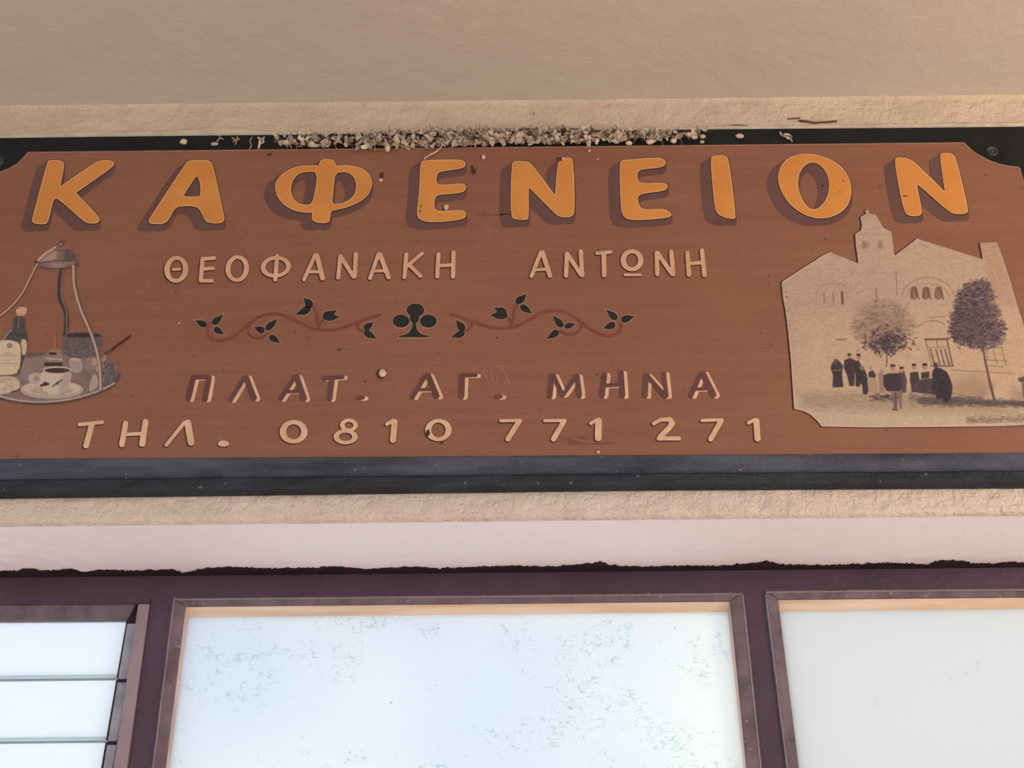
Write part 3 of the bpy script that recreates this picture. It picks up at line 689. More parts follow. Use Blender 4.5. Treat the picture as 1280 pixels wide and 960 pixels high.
# ------------------------------------------------------------------ raster painter for the two pictures on the sign
class Canvas:
    def __init__(s, x0, y0, x1, y1, step, base):
        s.gx = np.arange(x0, x1+step, step); s.gy = np.arange(y0, y1+step, step); s.st = step
        s.C = np.zeros((len(s.gy), len(s.gx), 3)); s.C[:] = base
    def fill(s, sh, col, a=1.0, soft=0.7):
        x0, y0, x1, y1 = sh.bb
        i0, i1 = np.searchsorted(s.gx, [x0-2, x1+2]); j0, j1 = np.searchsorted(s.gy, [y0-2, y1+2])
        if i1 <= i0 or j1 <= j0: return
        X, Y = np.meshgrid(s.gx[i0:i1], s.gy[j0:j1]); m = np.clip(0.5-sh.f(X, Y)/soft, 0, 1)[..., None]*a
        R = s.C[j0:j1, i0:i1]; R[:] = R*(1-m)+np.array(col, float)*m
    def grain(s, amp, size=1, seed=1, stretch=1):
        r = np.random.RandomState(seed); h, w_ = len(s.gy), len(s.gx)
        a = r.randn(h//size+3, w_//(size*stretch)+3)
        yi = np.arange(h)/size; xi = np.arange(w_)/(size*stretch)
        y0 = yi.astype(int); x0 = xi.astype(int); fy = (yi-y0)[:, None]; fx = (xi-x0)[None]
        n = (a[y0][:, x0]*(1-fy)*(1-fx)+a[y0+1][:, x0]*fy*(1-fx)+a[y0][:, x0+1]*(1-fy)*fx+a[y0+1][:, x0+1]*fy*fx)
        s.C += (n*amp)[..., None]
    def fn(s, k=None):
        def f(px, py):
            xi = np.clip((px-s.gx[0])/s.st, 0, len(s.gx)-1.001); yi = np.clip((py-s.gy[0])/s.st, 0, len(s.gy)-1.001)
            x0 = xi.astype(int); y0 = yi.astype(int); fx = (xi-x0)[:, None]; fy = (yi-y0)[:, None]; A = s.C
            c = A[y0, x0]*(1-fx)*(1-fy)+A[y0, x0+1]*fx*(1-fy)+A[y0+1, x0]*(1-fx)*fy+A[y0+1, x0+1]*fx*fy
            return np.clip(s2l(np.clip(c, 0, 255))/(k or KILL), 0, 0.92)
        return f
# --- old photograph of a church, cut out along its outline
T6 = cr(960, 250, 3.2)
rs = np.random.RandomState(11)
tooth = []
for k in range(29):
    x, y = 595+(852-595)*k/28, 155+(236-155)*k/28; tooth += [(x, y-2.5), (x+7, y+2.5)]
tooth2 = []
for k in range(12):
    x, y = 508+(590-508)*k/12, 220-(62)*k/12; tooth2 += [(x, y+2), (x+3, y-2)]
outl = [(55, 335), (58, 325), (155, 262), (225, 218), (250, 208), (262, 215), (362, 254), (352, 180), (349, 135), (372, 121), (376, 100), (370, 68), (392, 55), (393, 50), (386, 44), (394, 42), (395, 37), (400, 38), (401, 43), (407, 46), (401, 50), (402, 54), (432, 60), (450, 90), (460, 108), (494, 128), (498, 160), (504, 215)]+tooth2+tooth+[(858, 228), (848, 172), (915, 168), (935, 220), (965, 310), (1000, 430), (1024, 505), (1060, 640), (1085, 760), (1100, 885), (1060, 897), (1024, 900), (900, 905), (700, 907), (400, 909), (215, 905), (195, 880), (170, 858), (145, 845), (105, 835), (100, 760), (92, 640), (80, 520), (70, 440), (60, 390)]
chs = poly(T6(outl))
cv = Canvas(975, 258, 1310, 536, 0.5, (198, 169, 150))
G = lambda L: T6(L)
cv.fill(poly(G([(0, 280), (560, 280), (520, 700), (0, 860)])), (190, 160, 142), .5, 60)
cv.fill(poly(G([(120, 480), (1100, 440), (1100, 920), (90, 920)])), (204, 175, 148), .9, 50)
cv.fill(poly(G([(60, 780), (1100, 780), (1100, 920), (60, 920)])), (202, 180, 158), .8, 14)
cv.fill(poly(G([(120, 770), (560, 762), (1000, 842), (1000, 860), (500, 850), (140, 830)])), (172, 146, 124), .7, 12)
cv.fill(poly(G([(850, 170), (915, 168), (990, 420), (900, 420)])), (186, 154, 130), .8, 6)
cv.grain(4, 3, 2); cv.grain(2, 7, 3); cv.grain(4, 1, 4); cv.grain(4, 2, 5, 4)
DK = (120, 88, 74)
def ln(L, wd, col=DK, a=.8, soft=.9): cv.fill(stroke(G(L), wd/3.2), col, a, soft)
for _ in range(420):   # masonry joints and stains
    x, y = rs.uniform(90, 1020), rs.uniform(250, 740)
    ln([(x, y), (x+rs.uniform(6, 26), y+rs.uniform(-2, 2))], 2, (150, 112, 88), rs.uniform(.08, .4))
for x in (385, 400, 450): cv.fill(ell(*G([(x, 180)])[0], 3, 5), (130, 98, 84), .55 if x != 400 else .3, 2)
ln([(360, 140), (490, 135)], 2, (160, 124, 100), .6); ln([(365, 250), (500, 232)], 2, (160, 124, 100), .5)
ln([(410, 280), (440, 262), (460, 275)], 2, (160, 124, 100), .5)
for k in range(40):
    x = 330+k*5; ln([(x, 292+rs.uniform(-8, 8)), (x+8, 290+rs.uniform(-8, 8))], 2, (158, 122, 100), .35)
def arc(cx, cy, rx, ry, a0, a1, n=18): return [(cx+rx*math.cos(math.radians(a0+(a1-a0)*k/n)), cy-ry*math.sin(math.radians(a0+(a1-a0)*k/n))) for k in range(n+1)]
ln(arc(262, 390, 72, 56, 20, 165), 2.5, (150, 112, 90), .7); ln(arc(262, 390, 58, 42, 20, 165), 2, (160, 124, 100), .5)
for x in (224, 260): ln([(x, 372), (x+2, 412)], 6, (140, 100, 80), .6)
ln([(296, 368), (298, 414)], 10, (116, 74, 60), .85)
ln([(432, 350), (435, 408)], 4, (128, 94, 80), .8); ln([(512, 290), (516, 380)], 4, (140, 104, 86), .7)
ln(arc(640, 400, 108, 90, 15, 170, 26), 3, (142, 106, 84), .8); ln(arc(640, 400, 88, 66, 15, 168, 26), 3, (154, 118, 94), .7)
for x in (582, 630, 680):
    cv.fill(poly(G([(x-15, 400), (x-13, 355), (x, 344), (x+13, 352), (x+20, 395)]), 1), (118, 86, 74), .8, 1.5); ln([(x+2, 372), (x+5, 392)], 7, (176, 140, 112), .5)
    ln([(x+10, 350), (x+22, 396)], 5, (96, 66, 62), .8)
ln([(560, 506), (612, 500)], 4, (130, 96, 76), .8); ln(arc(660, 502, 46, 18, 10, 170), 3, (130, 96, 76), .8); ln([(640, 472), (745, 460)], 3, (140, 104, 84), .7); ln([(272, 558), (312, 558)], 5, (126, 92, 78), .8)
ln([(628, 558), (718, 556)], 7, (92, 68, 60), .9)
ln([(630, 560), (655, 660)], 4, (116, 86, 70), .7); ln([(716, 558), (738, 662)], 6, (96, 70, 62), .8); ln([(640, 590), (722, 588)], 3, (120, 90, 74), .7); ln([(674, 560), (680, 590)], 4, (110, 80, 68), .7)
for x in (650, 672, 690, 708): ln([(x, 598), (x+16, 658)], 6, (98, 72, 66), .85)
ln([(650, 664), (742, 664)], 5, (92, 68, 62), .9)
for L in ([(870, 592), (940, 590)], [(872, 592), (880, 640)], [(900, 592), (916, 655)], [(935, 592), (952, 662)], [(876, 640), (960, 645)], [(880, 662), (940, 668)], [(735, 680), (985, 694)]): ln(L, 3.5, (128, 96, 76), .75)
cv.fill(poly(G([(720, 740), (830, 690), (900, 740), (880, 790), (740, 780)])), (160, 130, 108), .6, 14)
cv.fill(poly(G([(980, 745), (1090, 800), (1090, 840), (960, 820)])), (150, 124, 104), .5, 10)
# shadow strip on the ground and grass
for _ in range(1300):
    x = rs.uniform(600, 1085); t = (x-600)/480; y = rs.normal(805+12*t, 9-2*t); ln([(x, y), (x+rs.uniform(6, 22), y+rs.uniform(-2, 2))], rs.uniform(2, 4.5), (92, 76, 80), .35)
for _ in range(500):
    x, y = rs.uniform(560, 860), rs.normal(795, 12); ln([(x, y), (x+rs.uniform(6, 18), y+2)], 3, (96, 80, 82), .3)
for _ in range(600):
    x = rs.uniform(790, 1085); y = rs.normal(882-.03*(x-790), 9); ln([(x, y), (x+rs.uniform(4, 14), y+rs.uniform(-3, 3))], 2.5, (120, 96, 84), .3)
for _ in range(160):
    x, y = rs.uniform(140, 480), rs.normal(800, 20); ln([(x, y), (x+rs.uniform(10, 50), y+rs.uniform(-1, 2))], 2, (140, 112, 88), .25)
for _ in range(90):
    x, y = rs.uniform(400, 520), rs.normal(790, 7); ln([(x, y), (x+14, y+3)], 4, (70, 56, 60), .4)
# trees: strokes of leaves
def crown(n, sampler, cols, amin, amax, l0, l1, wd=3):
    for _ in range(n):
        x, y, dens = sampler(); th = rs.normal(0.15, .5)*(1 if rs.rand() < .5 else -1); L = rs.uniform(l0, l1)
        c = cols[rs.randint(len(cols))]; ln([(x, y), (x+L*math.cos(th), y+L*math.sin(th)*.8)], rs.uniform(1.5, wd+1), c, rs.uniform(amin, amax)*dens)
def tree1():
    while True:
        x, y = rs.uniform(318, 590), rs.uniform(392, 625)
        u = (x-455)/130; v_ = (y-505)/108
        if u*u+v_*v_ < 1+rs.uniform(-.35, .1) and not (y > 560 and abs(x-470) > 90): return x, y, .45+.55*max(0, 1-((x-478)/85)**2-((y-560)/62)**2)
cv.fill(ell(*G([(475, 560)])[0], 17, 12), (120, 98, 98), .7, 14)
cv.fill(ell(*G([(455, 495)])[0], 34, 24), (160, 130, 114), .55, 22)
crown(900, tree1, [(122, 98, 96), (100, 80, 86), (140, 112, 102), (84, 66, 76)], .3, .9, 8, 26)
for _ in range(260):
    x, y = rs.normal(478, 42), rs.normal(572, 24)
    if y < 620: ln([(x, y), (x+rs.uniform(-14, 14), y+rs.uniform(2, 12))], rs.uniform(3, 7), (72, 58, 70), .7)
for _ in range(170):
    x, y = rs.uniform(330, 590), rs.uniform(410, 600); ln([(x, y), (x+rs.uniform(5, 16), y-rs.uniform(0, 4))], 3, (198, 164, 134), .55)
ln([(476, 610), (474, 665)], 6, (120, 92, 84), .9)
cr_poly = poly(G([(752, 385), (772, 350), (800, 340), (822, 322), (855, 316), (884, 328), (892, 400), (915, 450), (938, 520), (935, 560), (900, 585), (850, 592), (800, 585), (755, 572), (722, 540), (728, 490), (745, 420)]), 1)
cv.fill(cr_poly.grow(-3), (88, 74, 84), .92, 5)
def tree2():
    while True:
        x, y = rs.uniform(705, 945), rs.uniform(318, 600); p, = G([(x, y)])
        d = float(cr_poly.f(np.array([p[0]]), np.array([p[1]]))[0])
        if d < (rs.uniform(-2, 4) if rs.rand() < .8 else rs.uniform(0, 6)): return x, y, 1
crown(1900, tree2, [(78, 62, 76), (96, 80, 92), (58, 44, 60), (120, 102, 104)], .5, 1, 7, 18, 4)
for _ in range(420):
    x, y, _d = tree2(); ln([(x, y), (x+rs.uniform(5, 15), y-rs.uniform(-3, 3))], rs.uniform(2, 3.5), (176, 146, 128), .5 if (y < 430 or x > 860) else .2)
for L, w1_ in (([(858, 575), (868, 640)], 8), ([(868, 640), (885, 720)], 9), ([(885, 720), (904, 795)], 11)): ln(L, w1_, (104, 78, 74), .95)
# townspeople standing in the photograph
PD = (58, 46, 56)
def blob(L, col=PD, a=.95, sm=0, soft=1.3): cv.fill(poly(G(L), sm), col, a, soft)
def head(x, y, r=9, hat=True):
    cv.fill(ell(*G([(x, y)])[0], r/3.2, r*1.2/3.2), (176, 136, 112), .9, .8)
    if hat: cv.fill(ell(*G([(x, y-r)])[0], r*1.1/3.2, r*.55/3.2), (52, 42, 48), .95, .8)
blob([(258, 650), (280, 640), (300, 662), (296, 700), (302, 748), (258, 750), (260, 700), (250, 672)]); cv.fill(ell(*G([(272, 648)])[0], 3, 4.2), (96, 78, 82), .9, .8); ln([(262, 682), (290, 680)], 5, (150, 126, 116), .8)
blob([(305, 640), (330, 632), (352, 642), (348, 690), (345, 742), (326, 745), (316, 700), (303, 672)]); head(325, 624, 8, False); cv.fill(ell(*G([(325, 618)])[0], 2.4, 1.8), (60, 46, 50), .9, .8)
blob([(342, 650), (362, 640), (372, 660), (378, 700), (366, 748), (350, 745), (350, 700)]); head(362, 628, 9)
ln([(302, 680), (306, 735)], 7, (196, 172, 146), .6)
blob([(358, 680), (382, 668), (396, 700), (402, 760), (396, 778), (380, 775), (376, 740), (356, 720)]); cv.fill(ell(*G([(376, 672)])[0], 3, 3), (150, 122, 110), .9, .8)
blob([(402, 690), (418, 680), (432, 700), (428, 712), (402, 708)], (60, 48, 56)); head(410, 672, 7, False)
blob([(400, 714), (434, 712), (444, 770), (404, 768)], (178, 148, 126), .9)
blob([(440, 690), (462, 688), (470, 770), (446, 772)], (150, 124, 112), .8); head(455, 684, 7, False)
blob([(462, 700), (500, 688), (540, 700), (545, 740), (530, 765), (476, 765), (462, 740)], (56, 46, 58)); head(499, 672, 10)
ln([(492, 692), (506, 692)], 4, (214, 190, 162), .8)
blob([(486, 766), (536, 764), (536, 835), (526, 838), (522, 790), (514, 838), (500, 840), (502, 790)], (130, 106, 102), .9); ln([(510, 775), (512, 832)], 8, (92, 72, 76), .8); ln([(498, 838), (518, 840)], 5, (60, 46, 50), .9)
blob([(522, 690), (545, 685), (556, 720), (552, 770), (536, 772), (534, 730)], (84, 70, 78)); head(534, 680, 9)
blob([(568, 690), (600, 686), (606, 712), (602, 730), (568, 728)], (64, 50, 56)); head(584, 668, 9)
blob([(612, 690), (645, 686), (652, 712), (612, 716)], (64, 50, 56)); head(627, 668, 10)
ln([(606, 690), (610, 720)], 7, (208, 182, 152), .8); ln([(560, 690), (560, 730)], 6, (208, 182, 152), .6); ln([(650, 692), (648, 715)], 7, (208, 182, 152), .8); ln([(575, 684), (596, 684)], 4, (214, 190, 162), .8)
blob([(568, 722), (650, 714), (720, 720), (730, 790), (640, 775), (575, 768)], (70, 58, 68), .95)
blob([(655, 700), (660, 680), (672, 668), (694, 674), (716, 688), (728, 712), (738, 745), (736, 775), (728, 800), (706, 812), (694, 790), (676, 800), (668, 768), (652, 750), (660, 722)], (50, 40, 50), .97); cv.fill(ell(*G([(670, 660)])[0], 2.6, 3.4), (62, 48, 54), .9, .8)
blob([(1000, 712), (1024, 706), (1050, 716), (1050, 730), (1005, 728)], (96, 74, 70)); blob([(1014, 730), (1050, 728), (1052, 790), (1020, 790)], (110, 96, 96))
for _ in range(260):   # mottled grain of the print over the group
    x, y = rs.uniform(256, 735), rs.uniform(645, 800); p, = G([(x, y)]); i_, j_ = int((p[0]-cv.gx[0])/cv.st), int((p[1]-cv.gy[0])/cv.st)
    if cv.C[j_, i_].mean() < 110: ln([(x, y), (x+rs.uniform(-4, 6), y+rs.uniform(2, 10))], rs.uniform(1.5, 3), [(120, 100, 102), (40, 30, 38), (150, 126, 116)][rs.randint(3)], .45)
# bent paper edge catching wear and nicks at the left
for k in range(10):
    y = 360+k*28; x = 60+(y-335)*.09
    cv.fill(ell(*G([(x+6+rs.uniform(-3, 4), y+rs.uniform(-8, 8))])[0], 1.2, 1.2), (110, 82, 70), .7, .8)
ln([(64, 360), (78, 470), (92, 600), (102, 760), (106, 830)], 4, (222, 196, 170), .7)
ln([(108, 832), (150, 842), (195, 876), (220, 903), (420, 906), (700, 903), (1090, 892)], 3, (228, 202, 172), .7)
ln([(58, 332), (250, 212)], 4, (222, 192, 162), .7)
part('print_edge_shade', chs.grow(0.7).shift(-1.3, 0.5), 0.8, 1, m_line, sign)  # dark film along the print's left edge stands in for shade under it
pr = part('photo_print', chs, 0.6, 5, m_print, sign, 'old sepia photograph of a church with townspeople, cut along the roofline', 0.0022, cv.fn(KILL*1.36))

# --- painted coffee tray at the left
T5 = cr(0, 290, 4.172)
BR = (130, 82, 62)
cw = Canvas(-40, 295, 172, 512, 0.45, BR)
masks = []
def it(sh, col, a=1.0, soft=.8, m=True):
    cw.fill(sh, col, a, soft)
    if m: masks.append(sh)
def st5(L, w_, col, w1=None, a=1, m=True, soft=.8): it(stroke(smooth_line(T5(L), 2), w_/4.172, (w1 or w_)/4.172), col, a, soft, m)
def pl5(L, col, sm=1, a=1, m=True, soft=.8): it(poly(T5(L), sm), col, a, soft, m)
def el5(x, y, rx, ry, col, a=1, rot=0, m=True, soft=.8): it(ell(*T5([(x, y)])[0], rx/4.172, ry/4.172, rot), col, a, soft, m)
# tray
pl5([(-150, 730), (-90, 660), (40, 640), (160, 632), (340, 640), (540, 650), (600, 690), (620, 745), (600, 800), (520, 840), (380, 880), (240, 896), (100, 892), (0, 872), (-100, 840)], (122, 100, 96), 2)
pl5([(130, 640), (330, 640), (340, 700), (230, 750), (110, 790), (100, 700)], (134, 112, 108), 1, .9, False, 4)
pl5([(540, 660), (590, 680), (622, 745), (600, 795), (540, 820), (530, 740)], (92, 78, 80), 1, 1, False, 3)
rt_ = np.random.RandomState(5)
for _ in range(150):
    x, y = rt_.uniform(535, 612), rt_.uniform(665, 810); st5([(x, y), (x+rt_.uniform(-8, 8), y+rt_.uniform(8, 26))], 4, [(60, 50, 54), (150, 132, 128), (112, 98, 98)][rt_.randint(3)], a=.6, m=False)
st5([(-150, 760), (-90, 830), (0, 868), (120, 892), (240, 896), (380, 880), (520, 838), (600, 795), (622, 745)], 16, (78, 62, 62))
st5([(-150, 752), (-90, 822), (0, 860), (120, 884), (240, 888), (380, 872), (520, 830), (598, 788)], 8, (176, 158, 148), m=False)
# rack lid
pl5([(196, 160), (205, 130), (260, 100), (285, 85), (300, 75), (335, 75), (350, 88), (395, 105), (410, 130), (415, 165), (400, 180), (340, 195), (260, 200), (200, 188)], (124, 98, 90), 1)
pl5([(220, 140), (280, 100), (300, 95), (290, 150), (215, 160)], (168, 142, 130), 1, .8, False, 5)
pl5([(330, 90), (392, 110), (400, 145), (340, 150)], (84, 62, 60), 1, .8, False, 5)
st5([(198, 160), (300, 150), (405, 145)], 5, (70, 50, 48), m=False); st5([(198, 184), (300, 196), (405, 176)], 6, (66, 48, 46), m=False)
st5([(270, 90), (320, 100), (370, 92)], 4, (80, 58, 54), m=False)
el5(300, 175, 40, 10, (184, 160, 148), .5, 0, False, 8)
el5(318, 62, 16, 18, (100, 72, 66)); el5(302, 44, 9, 9, (130, 98, 86)); el5(332, 42, 10, 9, (110, 80, 72)); el5(316, 64, 6, 6, (180, 152, 138), .8, 0, False)
st5([(288, 80), (240, 108), (205, 140), (188, 158)], 9, (196, 168, 148)); el5(190, 158, 9, 10, (70, 44, 40))
el5(402, 168, 10, 16, (96, 70, 64))
# rods
st5([(196, 165), (160, 235), (120, 320), (60, 390), (0, 440), (-60, 470), (-120, 560), (-140, 700)], 15, (96, 66, 50)); st5([(194, 165), (158, 235), (118, 320), (60, 388), (0, 438), (-60, 468)], 7, (196, 158, 124), m=False)
st5([(322, 198), (310, 280), (312, 350), (345, 410), (348, 480), (340, 540)], 24, (58, 46, 50)); st5([(328, 200), (318, 290), (322, 350), (350, 410), (346, 530)], 6, (128, 106, 104), m=False)
# briki pot
pl5([(330, 545), (360, 525), (500, 525), (535, 540), (530, 600), (500, 640), (430, 662), (350, 655), (325, 610)], (94, 82, 82), 1)
pl5([(345, 530), (440, 524), (530, 532), (525, 548), (440, 548), (350, 552)], (52, 42, 44), 1, 1, False)
for _ in range(170):
    x, y = rt_.uniform(335, 515), rt_.uniform(558, 645); st5([(x, y), (x+rt_.uniform(8, 24), y+rt_.uniform(-6, 6))], 4, [(120, 108, 106), (70, 60, 62), (104, 90, 90)][rt_.randint(3)], a=.55, m=False)
st5([(545, 640), (600, 600), (680, 542)], 13, (62, 32, 30)); st5([(530, 680), (575, 615)], 12, (92, 74, 72))
# glass behind and sugar cubes
pl5([(60, 640), (140, 600), (240, 610), (250, 640), (140, 660)], (96, 78, 76), 1, .9, False, 2)
st5([(140, 622), (245, 622)], 22, (52, 44, 48), m=False); st5([(135, 606), (250, 604)], 5, (130, 110, 104), m=False)
pl5([(240, 640), (250, 612), (320, 610), (330, 640), (325, 700), (235, 700)], (134, 112, 108), 1)
el5(275, 634, 22, 7, (42, 32, 34), 1, 0, False); st5([(240, 690), (318, 690)], 20, (56, 40, 40), m=False); st5([(245, 660), (322, 664)], 8, (176, 154, 148), m=False)
for L in ([(272, 622), (286, 560), (284, 500), (290, 480)], [(286, 610), (292, 555), (282, 510)]): st5(L, 9, (176, 100, 70), 2, .6)
pl5([(360, 665), (375, 655), (428, 662), (432, 730), (380, 735), (360, 700)], (158, 138, 132), 1); pl5([(362, 668), (375, 656), (428, 662), (415, 672)], (182, 162, 154), 1, .8, False)
pl5([(435, 665), (500, 652), (512, 700), (490, 720), (440, 722)], (136, 114, 110), 1); pl5([(475, 660), (505, 656), (508, 690), (480, 700)], (166, 148, 140), 1, .8, False)
pl5([(480, 745), (505, 740), (515, 800), (480, 832), (462, 826)], (160, 140, 134), 1); pl5([(440, 740), (470, 730), (480, 770), (440, 780)], (112, 90, 88), 1, .8, False)
el5(515, 715, 16, 16, (160, 140, 132), 1, 0, False); el5(540, 660, 14, 22, (140, 120, 114), 1, .5, False)
# right rod
st5([(386, 180), (388, 280), (420, 400), (475, 520), (510, 630), (524, 720), (526, 822)], 20, (92, 70, 62)); st5([(382, 178), (384, 280), (416, 400), (472, 520), (508, 630), (522, 720), (524, 822)], 12, (178, 150, 134), m=False)
# saucer and cup
el5(270, 822, 165, 48, (170, 148, 138)); el5(270, 816, 150, 38, (186, 166, 154), 1, 0, False); el5(270, 828, 110, 26, (160, 140, 130), .8, 0, False, 5)
el5(184, 764, 36, 30, (176, 154, 144)); el5(192, 764, 16, 16, (150, 128, 122), 1, 0, False, 3)
pl5([(215, 720), (375, 722), (368, 780), (335, 838), (270, 850), (225, 830), (208, 780)], (190, 170, 158), 1)
pl5([(330, 730), (374, 724), (364, 785), (330, 838), (300, 840)], (158, 138, 130), 1, .7, False, 6)
el5(298, 720, 74, 19, (196, 176, 162)); el5(298, 722, 66, 14, (66, 44, 40), 1, 0, False)
st5([(215, 800), (250, 792)], 14, (96, 46, 40), m=False); el5(236, 792, 12, 10, (60, 34, 34), 1, 0, False); st5([(275, 805), (300, 785), (325, 772)], 7, (90, 56, 50), m=False); el5(300, 790, 8, 6, (80, 42, 38), 1, 0, False)
# bottle
pl5([(-60, 620), (20, 560), (40, 520), (70, 500), (70, 440), (130, 440), (128, 500), (142, 530), (142, 600), (130, 650), (100, 745), (-60, 750)], (70, 66, 68), 1)
st5([(20, 560), (60, 505)], 8, (140, 124, 116), m=False); st5([(98, 450), (96, 500)], 7, (110, 100, 98), m=False); st5([(70, 530), (135, 545)], 6, (44, 40, 44), m=False)
pl5([(84, 392), (142, 388), (138, 435), (86, 440)], (190, 146, 124), 1); st5([(86, 412), (138, 408)], 4, (214, 178, 152), m=False)
pl5([(105, 560), (142, 560), (138, 640), (112, 642)], (186, 168, 148), 1, 1, False)
pl5([(-60, 570), (60, 562), (100, 572), (114, 610), (108, 680), (96, 745), (-60, 752)], (196, 174, 150), 1); st5([(60, 562), (100, 574), (114, 610), (108, 690), (98, 742)], 5, (74, 54, 50), m=False)
el5(50, 592, 14, 13, (104, 88, 84), .9, 0, False); el5(50, 592, 7, 7, (168, 150, 134), .8, 0, False)
for y, a0, a1 in ((632, 25, 60), (646, 5, 95), (668, 15, 55), (688, 0, 95)): st5([(a0, y), (a1, y-2)], 4, (130, 98, 80), a=.6, m=False)
st5([(95, 720), (98, 742)], 7, (66, 38, 36), m=False); st5([(-60, 752), (90, 746)], 5, (78, 58, 54), m=False)
# lokum plate in front of the bottle
pl5([(-80, 770), (0, 752), (70, 752), (104, 775), (104, 815), (60, 835), (0, 850), (-90, 850)], (184, 162, 142), 1)
for _ in range(60):
    x, y = rt_.uniform(-20, 95), rt_.uniform(762, 830); el5(x, y, rt_.uniform(4, 11), rt_.uniform(3, 7), [(200, 180, 160), (158, 134, 118)][rt_.randint(2)], .5, 0, False, 2)
st5([(60, 836), (104, 822)], 8, (92, 50, 44), m=False)
cw.grain(4, 2, 8); cw.grain(3, 1, 9); cw.grain(3, 5, 10)
def union(L):
    bb = (min(s.bb[0] for s in L), min(s.bb[1] for s in L), max(s.bb[2] for s in L), max(s.bb[3] for s in L))
    def f(X, Y):
        d = np.full(X.shape, 50.0)
        for s in L:
            x0, y0, x1, y1 = s.bb; i0, i1 = np.searchsorted(X[0], [x0-3, x1+3]); j0, j1 = np.searchsorted(Y[:, 0], [y0-3, y1+3])
            if i1 > i0 and j1 > j0: d[j0:j1, i0:i1] = np.minimum(d[j0:j1, i0:i1], s.f(X[j0:j1, i0:i1], Y[j0:j1, i0:i1]))
        return d
    return S(f, bb)
part('tray_painting', union(masks).grow(0.3), 0.5, 2, m_art, sign, 'painted picture of a coffee tray with bottle, cup and pot', None, cw.fn())

# --- screws, nicks and droppings on the sign
def screw(px, py):
    c = P(px, py, Y_BACK); vs = []; fs = []; n = 20
    for (r, y) in ((0.0135, 0.0), (0.0125, -0.0022), (0.0085, -0.0026), (0.0080, -0.0012), (0.0035, -0.0012), (0.0030, -0.003), (0.0001, -0.0032)):
        vs += [(c[0]+r*math.cos(2*math.pi*k/n), c[1]+y, c[2]+r*math.sin(2*math.pi*k/n)) for k in range(n)]
    for j in range(6): fs += [(j*n+k, (j+1)*n+k, (j+1)*n+(k+1) % n, j*n+(k+1) % n) for k in range(n)]
    mk('screw', vs, fs, m_screw, sign, 'dull screw with cup washer', True)
screw(1240, 189); screw(-3, 202)
def lump(name, px, py, rx, rz, mat, parent, Y=None, ry=0.002, seed=0, label=None):
    r = random.Random(seed); bm = bmesh.new(); bmesh.ops.create_icosphere(bm, subdivisions=2, radius=1)
    c = P(px, py, Y if Y is not None else Y_PANEL-0.0008); k = float(P(px+1, py, c[1])[0]-P(px, py, c[1])[0])
    vs = []
    for v_ in bm.verts:
        q = v_.co; d = 1+0.35*mn.noise(q*1.7+Vector((seed*3.1, 0, 0)))
        vs.append((c[0]+q.x*rx*k*d, c[1]+q.y*ry*d, c[2]+q.z*rz*k*d*1.25))
    fs = [[v_.index for v_ in f.verts] for f in bm.faces]; bm.free()
    return mk(name, vs, fs, mat, parent, label, True)
for k, (x, y, rx, rz, mt) in enumerate([(477.5, 219, 2.6, 4, 'd'), (476, 225, 2.4, 2, 'c'), (592, 214, 3.2, 3.4, 'd'), (590, 209, 1.6, 2.4, 'd'), (604.5, 196, 2.4, 3, 'c'), (700, 199, 4.5, 2.6, 'd'), (704, 198, 2.0, 1.5, 'c'), (558, 259, 3.2, 3.2, 'c'), (555, 261, 2, 2, 'd'), (737, 188.5, 1.4, 1.8, 'c'), (337, 193, 3.4, 1.4, 'd'), (478, 466.5, 4.8, 4.6, 'c'), (476, 467, 5.8, 5.6, 'd'), (748, 565, 2.2, 1.8, 'c'), (1131, 245, 2.8, 1.0, 'd'), (535, 541, 2.4, 3.8, 'd'), (552, 553, 1.8, 1.8, 'd'), (747, 199, 1, 1, 'c'), (526, 258, 1.2, 1.2, 'd'), (525, 264, 1.2, 1.2, 'd'), (522, 302, 1, 1, 'd'), (224, 404, 1.2, 1.2, 'c'), (621, 422, 1, 1, 'd'), (1029, 232, 1.4, 1.4, 'd'), (1050, 240, 1, 1, 'd'), (1054, 226, 1, 1, 'd'), (424, 437, 3, 1, 'd')]):
    lump('mud_speck' if mt == 'd' else 'pale_speck', x, y, rx, rz, m_mud if mt == 'd' else m_chip, sign, ry=0.0012 if (x, y) != (478, 466.5) else 0.004, seed=k, Y=Y_PANEL-(0.0016 if mt == 'd' else 0.0024))
m_scr = paint('faint_scratch', alb(164, 112, 92), alb(156, 104, 84), 30, 0.7)
sc = None
for L in ([(604, 463), (609, 474), (612, 482)], [(613, 466), (616, 476), (620, 482), (622, 470)], [(626, 460), (633, 468), (638, 482)], [(620, 458), (634, 457)], [(634, 474), (628, 486)]):
    q = stroke(smooth_line(L, 2), 1.1, 0.5); sc = q if sc is None else sc | q
part('scratch_mark', sc, 0.4, 1, m_scr, sign)
sc = None; r_ = random.Random(4)
for _ in range(26):
    x, y = r_.uniform(690, 760), r_.uniform(545, 556); q = stroke([(x, y), (x+r_.uniform(5, 18), y+r_.uniform(-1, 1))], r_.uniform(.5, 1.1)); sc = q if sc is None else sc | q
for _ in range(8):
    x, y = r_.uniform(590, 625), r_.uniform(266, 270); q = stroke([(x, y), (x+r_.uniform(5, 14), y+r_.uniform(-.5, .5))], .7); sc = q if sc is None else sc | q
sm_ = part('scratch_mark', sc, 0.45, 1, paint('dull_scrape', alb(106, 64, 54), alb(120, 76, 62), 40, 0.7), sign); sm_['kind'] = 'stuff'

